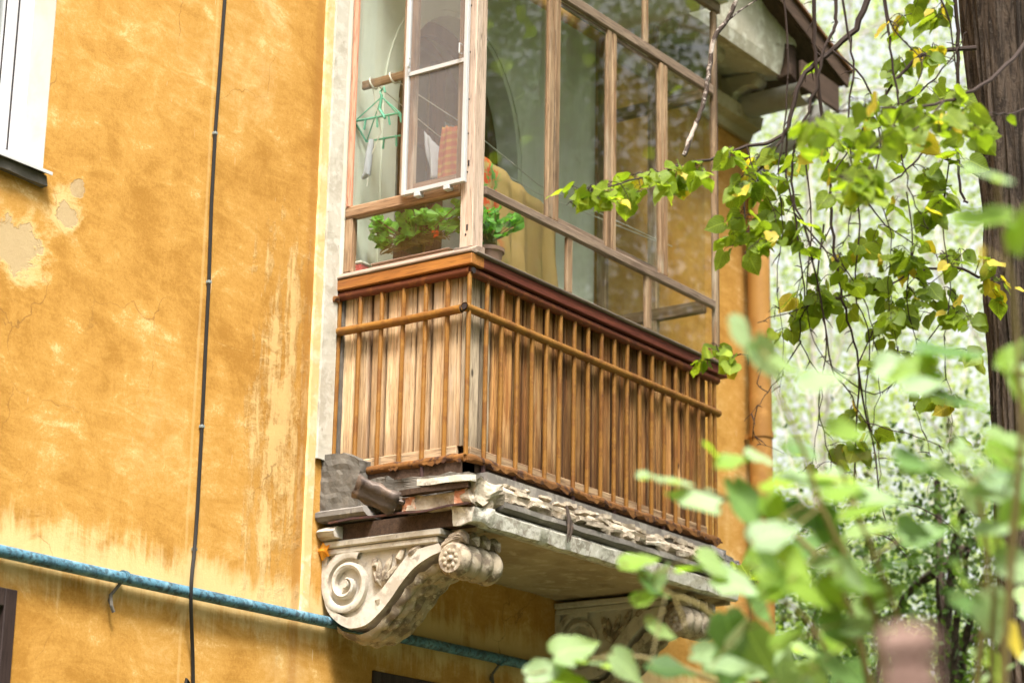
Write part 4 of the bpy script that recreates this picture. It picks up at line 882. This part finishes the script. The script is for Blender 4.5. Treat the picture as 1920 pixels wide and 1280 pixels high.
# ================================================================== leaves
def leaf_mesh(name, mat, seed, L_=1.0, wide=.92, serr=.03):
    r = random.Random(seed); n_ = 9; m = MB()
    prof = [(0, .0), (-.10, .16), (-.06, .33), (.08, .45), (.25, .50), (.43, .46), (.60, .35), (.75, .22), (.88, .09), (1.0, 0)]
    curl = r.uniform(-.10, .20); fold = r.uniform(.02, .14); as_ = r.uniform(.92, 1.06)
    mid = [Vector((0, 0, 0)), Vector((.16, 0, -.02)), Vector((.35, 0, -.03)), Vector((.55, 0, -.03)), Vector((.75, 0, -.02)), Vector((1, 0, 0))]
    bend = lambda p: Vector((p.x*L_, p.y*L_*wide, (p.z+fold*abs(p.y)-curl*p.x*p.x+.05*math.sin(p.x*9+p.y*6+seed))*L_))
    vs = [bend(p) for p in mid]; L = []; Rr = []
    for k, (x, y) in enumerate(prof[1:-1]):
        e = 1+(serr if k % 2 else -serr)
        L.append(len(vs)); vs.append(bend(Vector((x, y*e*as_, 0)))); Rr.append(len(vs)); vs.append(bend(Vector((x, -y*e/as_, 0))))
    mi = [0, 0, 1, 2, 2, 3, 4, 4]   # the midrib point each margin point joins
    fs = []
    for side, rev in ((L, False), (Rr, True)):
        for k in range(len(side)-1):
            a, b = side[k], side[k+1]; ma, mb = mi[k], mi[k+1]
            f = [(ma, b, a)] if ma == mb else [(ma, mb, b, a)]
            fs += [tuple(reversed(t)) if rev else t for t in f]
        t = (mi[-1], 5, side[-1]); fs.append(tuple(reversed(t)) if rev else t)
    m.add(vs, fs); return m.mesh(name, mat, Vector((0, 0, 0)), True)
LM = {k: [leaf_mesh('leaf', M[k], 10*i+len(k), 1, .92+.05*(i % 3), .03) for i in range(5)] for k in ('leaf', 'leafyellow')}
LF = {k: [leaf_mesh('leaf', M[k], 7*i+3, 1, .62+.06*i, .05) for i in range(4)] for k in ('leaffront', 'leafblue', 'leafbright', 'leafmid', 'leafyellow')}
def orient(tip, nrm):
    x = tip.normalized(); z = (nrm-x*nrm.dot(x)).normalized(); y = z.cross(x)
    return Matrix((x, y, z)).transposed().to_quaternion()

# --- linden tree on the right, its drooping twigs in front of the balcony
def path(pts, d0, d1):
    n_ = len(pts); return [at(x, y, d0+(d1-d0)*i/max(1, n_-1)) for i, (x, y) in enumerate(pts)]
TB = at(1945, 700, 9.4); TB = Vector((TB.x, TB.y, -4.0))
T = thing('linden_tree', TB, 'linden tree with dark furrowed trunk and drooping leafy twigs in front of the balcony', 'tree')
edge = [(-400, 1800), (0, 1813), (200, 1824), (400, 1842), (560, 1833), (700, 1840), (850, 1838), (1000, 1838), (1280, 1836), (1700, 1826), (2600, 1790)]
rows = []; nz, na = 150, 110
for i in range(nz+1):
    z = -4.0+11.0*i/nz
    # trunk radius from the outline traced at this height
    pyy = 640-(z-TB.z-2.0-((at(1945, 640, 9.4)).z-(TB.z+2.0)))*FPX/9.4*.96
    ex = edge[-1][1]
    for (a, b) in zip(edge[:-1], edge[1:]):
        if a[0] <= pyy <= b[0]: ex = a[1]+(b[1]-a[1])*(pyy-a[0])/(b[0]-a[0])
    if pyy < edge[0][0]: ex = edge[0][1]
    Rr_ = (1945-ex)/FPX*9.4*.985-.045
    if z < -3.2: Rr_ += .12*((-3.2-z)/.8)**2
    row = []
    for k in range(na+1):
        a = 2*math.pi*(k % na)/na; c_, s_ = math.cos(a), math.sin(a)
        q = Vector((c_*2.6, s_*2.6, z*.75)); rid = noise.noise(Vector((c_*7, s_*7, z*1.1+.25*noise.noise(q*3))))
        f_ = noise.noise(Vector((c_*16, s_*16, z*3.1)))
        rr = Rr_*(1+.03*noise.noise(q))+.020*(1-abs(rid)*2.6)+.007*f_-.008
        row.append(Vector((TB.x+rr*c_, TB.y+rr*s_, z)))
    rows.append(row)
m = MB(); m.sheet(rows); m.build('trunk', M['bark'], T, True)
BR = [  # pixel path, near and far distance, base and tip radius
 ([(1660,-220),(1640,-60),(1612,40),(1580,78),(1540,112),(1500,150),(1478,240),(1440,268),(1400,275),(1330,298),(1250,320),(1180,340),(1110,362),(1062,385)], 9.0, 8.7, .019, .002),
 ([(1545,-240),(1530,-60),(1527,60),(1532,140),(1546,260),(1554,330),(1560,420),(1572,520),(1590,600),(1610,680),(1606,800),(1600,940)], 8.9, 8.8, .012, .004),
 ([(1575,-200),(1568,0),(1566,50),(1545,90),(1530,165),(1500,250),(1485,300),(1490,380),(1510,430),(1540,560),(1560,690),(1590,730),(1625,790),(1700,810),(1770,840)], 8.9, 8.6, .010, .002),
 ([(1630,-230),(1648,-60),(1665,40),(1672,110),(1688,220),(1692,290),(1710,370),(1742,430)], 8.8, 8.6, .009, .002),
 ([(1780,-220),(1788,-40),(1795,60),(1797,160),(1795,280),(1802,360),(1815,380)], 9.1, 9.1, .013, .006),
 ([(1570,-60),(1590,60),(1600,130),(1592,200),(1595,290),(1600,340),(1590,440),(1570,470)], 8.7, 8.6, .007, .002),
 ([(1476,250),(1475,330),(1490,400),(1500,480),(1508,560),(1502,640),(1540,720),(1530,820),(1520,900)], 8.9, 8.7, .006, .0015),
 ([(1830,90),(1760,96),(1720,110),(1680,150),(1640,210),(1600,270),(1560,330)], 9.0, 8.8, .013, .003),
 ([(1835,330),(1780,300),(1730,290),(1690,330),(1640,350),(1590,345)], 9.0, 8.8, .008, .002),
 ([(1835,520),(1790,500),(1720,510),(1650,540),(1560,560),(1480,585),(1420,605)], 9.0, 8.7, .008, .002),
 ([(1688,200),(1740,160),(1790,100),(1812,60)], 8.9, 9.0, .006, .002),
 ([(1608,680),(1620,760),(1640,850),(1655,960),(1690,1030),(1730,1070)], 8.8, 8.8, .006, .0015),
 ([(1640,940),(1720,950),(1780,985),(1800,1010)], 8.8, 8.8, .004, .0015),
 ([(1502,640),(1470,690),(1440,735),(1420,760),(1395,790)], 8.8, 8.7, .004, .001),
 ([(1420,760),(1415,820),(1470,850)], 8.7, 8.7, .003, .001),
 ([(1440,735),(1420,720),(1425,690),(1400,665),(1350,668),(1290,675)], 8.7, 8.7, .003, .001),
 ([(1600,340),(1660,420),(1740,470),(1790,480)], 8.8, 8.9, .005, .001),
 ([(1560,690),(1640,740),(1700,700),(1740,730)], 8.7, 8.8, .004, .001),
 ([(1700,1030),(1640,1000),(1560,1020),(1480,1050),(1420,1065),(1375,1075)], 8.8, 8.7, .004, .001),
 ([(1480,240),(1440,300),(1400,350),(1395,420),(1390,460)], 8.9, 8.8, .007, .0015),
 ([(1690,-220),(1735,-60),(1780,40),(1795,180),(1790,260)], 8.8, 8.8, .007, .002),
 ([(1452,-200),(1470,0),(1478,120),(1470,240),(1460,330),(1468,430),(1455,520),(1470,640),(1462,740)], 8.9, 8.7, .006, .001),
 ([(1600,330),(1612,420),(1604,540),(1630,640),(1622,760),(1650,860),(1640,980),(1655,1060)], 8.8, 8.7, .005, .001),
 ([(1700,360),(1712,460),(1700,560),(1722,660),(1716,760),(1745,850),(1740,930)], 8.8, 8.7, .004, .001),
 ([(1545,420),(1532,540),(1550,640),(1535,760),(1556,860),(1570,980),(1590,1060)], 8.8, 8.7, .005, .001),
 ([(1780,300),(1768,420),(1782,540),(1770,660),(1785,760),(1775,880)], 8.9, 8.8, .004, .001),
 ([(1510,300),(1522,420),(1512,540),(1526,640),(1580,700),(1640,690)], 8.8, 8.7, .005, .001),
 ([(1560,95),(1620,150),(1650,250),(1642,350),(1670,440),(1665,560),(1690,680)], 8.8, 8.7, .006, .001),
 ([(1400,275),(1420,340),(1450,390),(1455,440)], 8.8, 8.7, .004, .001),
 ([(1650,-200),(1660,0),(1680,60),(1730,120),(1700,190),(1660,230)], 8.7, 8.6, .006, .001),
 ([(1610,680),(1650,600),(1700,560),(1760,520),(1810,470)], 8.8, 8.9, .004, .0015),
 ([(1490,400),(1540,460),(1580,500),(1620,560),(1640,640),(1650,740),(1620,830)], 8.8, 8.7, .005, .0015),
 ([(1560,420),(1530,480),(1500,520),(1490,600)], 8.8, 8.7, .004, .001),
 ([(1800,560),(1740,640),(1720,700),(1760,760),(1790,800)], 9, 8.8, .004, .001),
]
BR += [([(1935,60),(1900,110),(1840,160),(1770,190),(1690,205),(1620,200),(1550,215),(1500,235)], 9.1, 6.9, .012, .0015),
 ([(1770,190),(1720,240),(1660,260),(1620,290),(1560,340)], 7.9, 7.0, .005, .001), ([(1930,200),(1890,215),(1850,210),(1800,230),(1760,250)], 8.9, 7.3, .006, .001), ([(1690,205),(1640,300),(1590,360),(1500,385)], 7.5, 6.9, .004, .001)]
nodes = []
for bi, (pp, d0, d1, r0, r1) in enumerate(BR):
    pts = smooth(path(pp, d0, d1), 4, .012, bi); n_ = len(pts); m = MB(); m.tube(pts, [.8*(r0+(r1-r0)*i/(n_-1)) for i in range(n_)], 7); rb = random.Random(bi)
    for i in range(2, n_-1):       # short spurs and buds
        if rb.random() < .4:
            dd = Vector((rb.uniform(-1, 1), rb.uniform(-1, 1), rb.uniform(-1, .5))).normalized()*rb.uniform(.01, .06); m.tube([pts[i], pts[i]+dd*.6, pts[i]+dd+Vector((0, 0, -.006))], [.003, .0022, .001], 5)
    m.build('branch', M['twig'], T, True); nodes += pts
pb = smooth(path([(1400,-230),(1392,-60),(1380,0),(1362,40),(1340,70),(1330,130),(1322,180),(1310,220),(1296,255),(1282,292)], 9.3, 9.0), 4, .006, 77)
m = MB(); m.tube(pb, [.0095+.003*noise.noise(p*20) for p in pb], 9); m.tube([pb[12], pb[12]+Vector((.05, -.04, .06)), pb[12]+Vector((.15, -.12, .16))], [.006, .004, .003], 6); m.build('pale_branch', M['palebark'], T, True)
# limbs from the trunk that carry the twigs, above the picture
for (p, r0) in (((1560, -260), .05), ((1660, -240), .06), ((1790, -240), .05), ((1400, -250), .03)):
    e = at(*p, 9.0); s0 = Vector((TB.x, TB.y, e.z+.3)); m = MB(); m.tube(smooth([s0, s0*.6+e*.4+Vector((0, 0, .28)), s0*.2+e*.8+Vector((0, 0, .15)), e], 4, .02, p[0]), .02+r0*.3, 9); m.build('limb', M['bark'], T, True)
REG = [ # centre px, py, radii, leaves, yellow share, distance
 (1180,345,120,32,30,.04,8.75),(1100,368,55,22,9,0,8.7),(1330,325,110,40,26,.12,8.8),(1410,400,50,80,30,.12,8.8),(1440,330,60,50,14,.25,8.8),
 (1345,668,55,26,10,.05,8.7),(1410,1070,45,28,9,.05,8.7),(1390,455,35,26,8,0,8.7),
 (1740,60,70,60,18,.15,8.9),(1720,170,70,70,22,.1,8.9),(1650,250,90,50,20,.2,8.7),(1560,300,70,40,14,.2,8.6),(1600,345,100,40,18,.12,8.5),(1780,230,50,60,12,.1,8.5),
 (1740,400,70,60,14,.15,8.8),(1690,470,90,40,14,.3,8.8),(1540,520,70,60,16,.1,8.8),(1480,600,55,40,12,.15,8.8),(1640,560,90,55,22,.15,8.8),(1740,560,70,60,22,.2,8.9),(1760,480,60,45,12,.15,8.9),
 (1690,640,80,40,12,.15,8.9),(1760,790,60,50,8,.2,8.8),(1600,800,50,60,7,.15,8.8),(1870,520,50,60,10,.3,9.05),(1800,640,40,60,8,.2,8.9),(1560,860,60,50,7,.2,8.8),(1500,420,50,50,9,.1,8.8),(1780,330,50,40,8,.1,8.7),
 (1660,215,110,30,16,.05,7.2),(1560,240,60,35,9,.05,7.0),(1850,215,70,30,9,.05,7.7),(1600,355,90,25,11,.05,7.0),(1760,250,60,30,8,.1,7.6)]
rl = random.Random(21); count = 0; tw = MB(); extra = []
for (cx, cy, rx, ry, nl, yl, dist) in REG:
    left = int(nl*2.0)
    while left > 0:
        k = min(left, rl.randint(3, 6)); left -= k
        a = rl.uniform(0, 6.283); rr = rl.random()**.5
        e = at(cx+rx*rr*math.cos(a), cy+ry*rr*math.sin(a), dist+rl.uniform(-.25, .25))
        s0 = min(nodes, key=lambda q: (q-e).length_squared+rl.random()*.004)
        if (s0-e).length > .55: s0 = e+(s0-e).normalized()*.4
        mid = (s0+e)/2+Vector((0, 0, rl.uniform(.0, .05))); pts = smooth([s0, mid, e], 4, .004, count); tw.tube(pts, [.0022-.0012*i/8 for i in range(9)], 5)
        for q in range(k):
            p = pts[min(8, 3+int(6*q/k)+rl.randint(0, 1))]; out_ = Vector((rl.uniform(-1, 1), rl.uniform(-1, 1), 0)).normalized()
            pet = p+out_*.025+Vector((0, 0, -.012)); tw.tube([p, (p+pet)/2+Vector((0, 0, .006)), pet], .0011, 4)
            tip = (out_*rl.uniform(.4, 1.0)+Vector((0, 0, -rl.uniform(.15, 1.1)))).normalized(); nr = (-Fv*rl.uniform(-.3, .9)+Vector((rl.uniform(-.7, .7), rl.uniform(-.7, .7), rl.uniform(.1, 1.1)))).normalized()
            s = rl.uniform(.034, .094); kind = 'leafyellow' if rl.random() < yl*.7 else 'leaf'
            me_ = rl.choice(LM[kind])
            extra.append((me_, pet, orient(tip, nr), s, kind)); count += 1
tag(tw.build('twigs', M['twig'], T), kind='stuff')
extra.sort(key=lambda e: -e[3])
for me_, p, q, s, kd in extra[:300]:
    o = link_mesh('leaf', me_, p, T, q); o.scale = (s, s, s)
extra = extra[300:]
def join_leaves(name, items, mats, parent):
    m = MB()
    for me_, p, q, s, kd in items: m.add([p+(q @ (v.co*s)) for v in me_.vertices], [tuple(f.vertices) for f in me_.polygons], kd)
    o = m.build(name, mats, parent, True); tag(o, kind='stuff'); return o
# the crown above the picture
for i in range(2600):
    p = Vector((TB.x, TB.y, 5.2))+Vector((rl.gauss(0, 1.6), rl.gauss(0, 1.6), rl.gauss(0, 1.1)))
    d_ = p-CAM; 
    if p.z < 2.9: continue
    extra.append((rl.choice(LM['leaf']), p, orient(Vector((rl.uniform(-1, 1), rl.uniform(-1, 1), -.6)), Vector((rl.uniform(-.6, .6), rl.uniform(-.6, .6), 1))), rl.uniform(.08, .13), 'leaf'))
join_leaves('foliage', [(a, b, c, d, 1 if e == 'leafyellow' else 0) for a, b, c, d, e in extra], [M['leaf'], M['leafyellow']], T)

# --- fallen leaves
for (nm, lb, p, s, mt) in (('fallen_leaf', 'orange fallen leaf caught on top of the left corbel', Vector((-.075, -.03, -.385)), .05, 'orangeleaf'),
                       ('fallen_leaf', 'orange leaf scrap caught at the left end of the bottom rail', Vector((-.03, -.13, -.03)), .04, 'orangeleaf')):
    m = MB(); ring = []
    for i in range(10):
        a = 2*math.pi*i/10; rr = s*(1 if i % 2 == 0 else .55); ring.append(p+Vector((-.01*math.cos(a*2), rr*math.cos(a), rr*math.sin(a))))
    m.add([p+Vector((-.012, 0, 0))]+ring, [(0, 1+i, 1+(i+1) % 10) for i in range(10)]); tag(m.build(nm, M[mt]), lb, 'leaf', None)

# ================================================================== out-of-focus shrub close to the camera
SB = at(1640, 1280, 5.0); SB = Vector((SB.x, SB.y, -4.0))
SH = thing('leafy_shrub', SB, 'blurred green shrub with large leaves close to the camera at lower right', 'shrub')
FL = [ # px, py, length px, angle (image, 0 right, 90 up), mesh, dist
 (1205,895,120,-5,'leafblue',3.7),(1345,950,125,165,'leafblue',3.7),(1375,905,150,-65,'leafblue',3.6),(1370,600,120,-60,'leaffront',3.3),(1415,640,120,-50,'leaffront',3.3),(1320,830,60,-40,'leafbright',3.6),(1345,870,80,20,'leafbright',3.6),(1400,850,70,-20,'leaffront',3.6),
 (1500,720,110,20,'leaffront',3.1),(1550,800,110,-10,'leafbright',3.1),(1450,680,90,-20,'leaffront',3.2),
 (1890,410,150,175,'leafbright',3.0),(1905,470,110,80,'leafbright',3.0),(1815,320,110,-8,'leafblue',3.0),
 (1755,690,130,190,'leafbright',3.4),(1730,660,150,5,'leaffront',3.4),(1745,740,140,-15,'leafblue',3.4),(1920,760,130,110,'leafbright',3.2),(1880,690,90,50,'leafbright',3.2),
 (1560,910,150,175,'leafblue',3.5),(1520,895,140,-5,'leafblue',3.5),(1600,930,130,-5,'leafblue',3.5),(1590,1005,130,15,'leaffront',3.6),
 (1700,850,110,-50,'leafblue',3.4),(1745,880,120,-20,'leaffront',3.4),(1790,850,130,-25,'leafblue',3.3),(1850,840,110,-35,'leafbright',3.3),(1760,930,110,-50,'leaffront',3.4),
 (1440,930,90,-70,'leafbright',3.6),(1480,960,120,-10,'leaffront',3.5),(1420,985,110,-40,'leafblue',3.6),(1535,960,130,-50,'leaffront',3.5),
 (1165,1060,90,20,'leafbright',3.9),(1200,1080,90,-40,'leaffront',3.9),(1190,1130,70,30,'leafbright',3.9),(1215,1170,80,-20,'leaffront',3.9),(1230,1100,70,60,'leaffront',3.9),
 (1310,1040,110,-30,'leaffront',3.8),(1340,1080,110,-20,'leafblue',3.8),(1400,1110,110,-60,'leafblue',3.8),(1270,1070,80,10,'leafbright',3.8),
 (1440,1120,140,25,'leafbright',3.5),(1520,1060,130,5,'leaffront',3.5),(1590,1090,120,-10,'leaffront',3.5),(1640,1070,120,20,'leaffront',3.5),(1480,1090,120,-30,'leafbright',3.4),
 (1360,1150,120,-80,'leaffront',3.7),(1400,1180,130,-60,'leaffront',3.7),(1300,1225,100,10,'leafblue',3.8),(1220,1245,110,-5,'leafblue',3.8),(1150,1225,100,-40,'leafblue',3.9),
 (1040,1225,110,10,'leaffront',4.0),(1080,1240,110,-15,'leafblue',4.0),(990,1265,100,10,'leaffront',4.0),(1040,1270,100,-20,'leafbright',4.0),(1330,1260,120,0,'leafblue',3.8),
 (1540,1150,120,-40,'leaffront',3.5),(1500,1190,120,-60,'leaffront',3.5),(1580,1180,120,10,'leafblue',3.5),(1540,1240,130,-20,'leafblue',3.4),(1620,1140,110,30,'leaffront',3.5),
 (1830,1000,130,20,'leaffront',3.3),(1870,1050,130,-20,'leafblue',3.3),(1790,1060,120,-50,'leaffront',3.3),(1850,1110,120,-70,'leafblue',3.4),(1880,1170,90,-60,'leafyellow',3.5),(1780,1120,110,-20,'leaffront',3.4),
 (1890,980,120,60,'leafbright',3.2),(1900,900,120,-30,'leaffront',3.2),(1830,930,120,10,'leaffront',3.3),(1835,460,70,-70,'leafyellow',3.3)]
rs = random.Random(31)
for i in range(34):
    px, py = (rs.uniform(1385, 1580), rs.uniform(830, 1120)) if i % 2 else (rs.uniform(1640, 1910), rs.uniform(640, 1040))
    FL.append((px, py, rs.uniform(80, 130), rs.uniform(-70, 40), rs.choice(['leaffront', 'leafblue', 'leaffront', 'leafbright']), rs.uniform(3.3, 3.9)))
for i in range(40):
    px = rs.uniform(1330, 1930); py = rs.uniform(1080, 1330)
    if px < 1560: py = max(py, 1215)
    if 1630 < px < 1790 and py > 1110: continue
    FL.append((px, py, rs.uniform(80, 130), rs.uniform(-120, 60), rs.choice(['leaffront', 'leafblue', 'leaffront', 'leafbright']), rs.uniform(3.4, 4.4)))
stems = [([(1390,620),(1440,700),(1500,830),(1540,950),(1580,1030),(1640,1150),(1660,1290)], 3.4), ([(1230,905),(1300,915),(1420,960),(1540,1050),(1600,1160),(1630,1290)], 3.6), ([(1870,340),(1880,440),(1900,560),(1915,800),(1900,1000),(1880,1290)], 3.1), ([(1750,690),(1790,830),(1840,960),(1850,1100),(1830,1290)], 3.4), ([(1180,1060),(1250,1110),(1330,1150),(1420,1290)], 3.9), ([(1000,1262),(1150,1230),(1280,1250),(1400,1310)], 4.0), ([(1560,800),(1590,920),(1640,1040),(1690,1180),(1700,1290)], 3.4), ([(1450,1110),(1520,1170),(1580,1290)], 3.6), ([(1900, 870), (1870, 1000), (1860, 1280)], 3.3)]
snodes = []
for si, (pp, d) in enumerate(stems):
    d *= 1.42; pts = smooth(path(pp, d, d+.1), 5, .004, si+40); low = pts[-1]; pts = pts+[low*.5+Vector((SB.x+.05*si-.2, SB.y, -3.2))*.5, Vector((SB.x+.05*si-.2, SB.y+.03*(si % 3), -4.0))]
    n_ = len(pts); m = MB(); m.tube(pts, [.0022+.008*i/n_ for i in range(n_)], 7); m.build('stem', M['stem'], SH, True); snodes += pts
pt_ = MB()
for (px, py, ln_, an, kd, d) in FL:
    d *= 1.42; kd = 'leafmid' if kd in ('leaffront', 'leafblue') and rs.random() < (.12 if py < 950 else .4) else 'leafblue' if kd == 'leaffront' and rs.random() < .35 else kd; base = at(px, py, d); a = RAD(an+rs.uniform(-8, 8)); L_ = ln_/FPX*d*.84; t_ = rs.uniform(-.35, .35)
    tip = (Rv*math.cos(a)+Uv*math.sin(a))*math.cos(t_)+Fv*math.sin(t_); nr = -Fv*rs.uniform(.35, 1.0)+Vector((rs.uniform(-.3, .3), rs.uniform(-.3, .3), rs.uniform(.5, 1.1)))
    o = link_mesh('leaf', rs.choice(LF[kd]), base, SH, orient(tip, nr)); o.scale = (L_, L_, L_)
    s0 = min(snodes, key=lambda q: (q-base).length_squared)
    if (s0-base).length < .3: pt_.tube([s0, (s0+base)/2+Vector((0, 0, .008)), base], .0016, 5)
tag(pt_.build('petioles', M['stem'], SH), kind='stuff')
PP = at(1704, 1185, 2.4); FP = thing('fence_post', (PP.x, PP.y, -4.0), 'blurred pinkish brown post rising among the shrub leaves at the bottom right', 'post')
hw = 62/FPX*2.4*.9; m = MB(); m.box(PP.x-hw*.78, PP.x+hw*.78, PP.y-hw*.78, PP.y+hw*.78, -4.0, PP.z-.03); m.build('shaft', M['post_pink'], FP, bev=.008)
m = MB(); m.prism([(-hw*.84, PP.z-.028), (hw*.84, PP.z-.028), (hw*.84, PP.z-.012), (hw*.5, PP.z+.006), (-hw*.5, PP.z+.006), (-hw*.84, PP.z-.012)], lambda a, b: Vector((PP.x+a, PP.y-hw*.84, b)), lambda a, b: Vector((PP.x+a, PP.y+hw*.84, b))); m.build('cap', M['post_pink'], FP, bev=.006)

# ================================================================== trees beyond and opposite
def crown_mesh(rng, c, rad, strands, per, size, droop, mat, parent):
    vs = []; fs = []
    for i in range(strands):
        while True:
            p = Vector((rng.uniform(-1, 1), rng.uniform(-1, 1), rng.uniform(-1, 1)))
            if .12 < p.length < 1: break
        p = Vector((c[0]+p.x*rad[0], c[1]+p.y*rad[1], c[2]+p.z*rad[2])); q = p.copy()
        sway = Vector((rng.uniform(-.03, .03), rng.uniform(-.03, .03), 0)); sp = .16*rng.uniform(.6, 1.5)
        for k in range(per):
            q = q+sway*.6+Vector((0, 0, -droop*rng.uniform(.4, 1.2))); b = q+Vector((rng.gauss(0, sp), rng.gauss(0, sp), rng.gauss(0, sp)))
            t = Vector((rng.gauss(0, 1), rng.gauss(0, 1), rng.gauss(-.5, .8))).normalized(); s = t.cross(Vector((rng.gauss(0, 1), rng.gauss(0, 1), rng.gauss(0, 1)))).normalized()
            L_ = size*rng.uniform(.7, 1.3); n0 = len(vs)
            vs += [b, b+t*L_*.5+s*L_*.36, b+t*L_, b+t*L_*.5-s*L_*.36]; fs.append((n0, n0+1, n0+2, n0+3))
    me = bpy.data.meshes.new('crown'); org = Vector(c); me.from_pydata([tuple(v-org) for v in vs], [], fs); me.materials.append(mat)
    return link_mesh('crown', me, org, parent)
def far_tree(x, y, h, rad, strands, per, size, droop, mat, label, seed, group, bole=.22, bm_=None):
    rng = random.Random(seed); t = thing('broadleaf_tree', (x, y, -4.0), label, 'tree', group)
    m = MB(); pts = [Vector((x+.25*noise.noise(Vector((seed, i, 0))), y+.25*noise.noise(Vector((seed, i, 5))), -4.0+h*.9*i/8)) for i in range(9)]; m.tube(pts, [bole*(1-.85*i/8)+.01 for i in range(9)], 10)
    m.build('trunk', bm_ or M['bark'], t, True)
    cz = -4.0+h-rad[2]
    m = MB()
    for i in range(12):
        p = pts[3+i % 5]; a = rng.uniform(0, 6.28); e = Vector((x+rad[0]*.75*math.cos(a), y+rad[1]*.75*math.sin(a), cz+rad[2]*rng.uniform(-.4, .6))); m.tube(smooth([p, (p+e)/2+Vector((0, 0, .5)), e], 4, .05, i), [bole*.35*(1-.9*k/8)+.008 for k in range(9)], 6)
    m.build('limbs', bm_ or M['bark'], t, True)
    crown_mesh(rng, (x, y, cz), rad, strands, per, size, droop, mat, t); return t
def polar(d, azd): return CAM.x+d*math.sin(RAD(azd)), CAM.y+d*math.cos(RAD(azd))
GB = 'trees out of focus beyond the building'
LB = 'tree with pale blurred foliage standing in the bright gap right of the building'
for i, (d, az, h, rad, n_, mat, dr_) in enumerate([(24, 62.5, 17, (2.8, 2.8, 7.5), 130, 'crownpale', .14), (29, 66.0, 19, (3.4, 3.4, 8.5), 170, 'crownpale', .14), (35, 63.5, 22, (3.5, 3.5, 9.5), 170, 'crownpale', .15), (40, 60.5, 22, (4.5, 4.5, 9.5), 200, 'crownpale', .13), (23, 69.5, 15, (2.6, 2.6, 6.5), 150, 'crownpale', .10)]):
    x, y = polar(d, az); far_tree(x, y, h, rad, int(n_*1.7), 56, .056*d/24, dr_*.66, M[mat], LB, 100+i, GB, .045, M['birch'])
x, y = polar(16.5, 65.6); far_tree(x, y, 5.9, (1.5, 1.5, 2.3), 460, 34, .058, .025, M['crowndark'], 'low dark green tree behind the linden trunk at lower right', 211, None, .10)
x, y = polar(19, 62.4); far_tree(x, y, 5.6, (1.5, 1.5, 2.2), 330, 34, .062, .03, M['crown'], 'low bushy mid green tree beside the downpipe', 212, None, .10)
# opposite the balcony: seen only as reflections in its panes
GO = 'dark trees across the yard mirrored in the panes'
for i, (x, y, h, rad, n_, lf) in enumerate([(12, -8.5, 15, (3.2, 3.2, 6.5), 1300, .11), (17, -15, 18, (4, 4, 8), 1300, .14), (8, -16, 17, (4, 4, 7.5), 800, .16), (24, -10, 20, (4, 4, 9), 1200, .15), (22, -22, 20, (4.5, 4.5, 9), 800, .2), (14, -3.2, 9, (2, 2, 3.8), 520, .11)]):
    far_tree(x, y, h, rad, n_, 30, lf, .06, M['crowndark'], 'unseen dark tree in the yard, added to block low sky light', 300+i, GO, .28)
# unseen trees added around the yard to cut low light under the balcony
for i, (x, y) in enumerate([(-30, -8), (-24, -17), (-15, -22), (-5, -24), (3, -26), (-34, 2), (-19, -30), (12, -30), (-20, -14), (-28, -26), (-10, -27), (-36, -16), (0, -19)]):
    far_tree(x, y, 13+2*(i % 3), (4.5, 4.5, 6.6), 420, 24, .40, .08, M['crowndark'], 'unseen dark tree in the yard, added to block low sky light', 400+i, GO, .28)
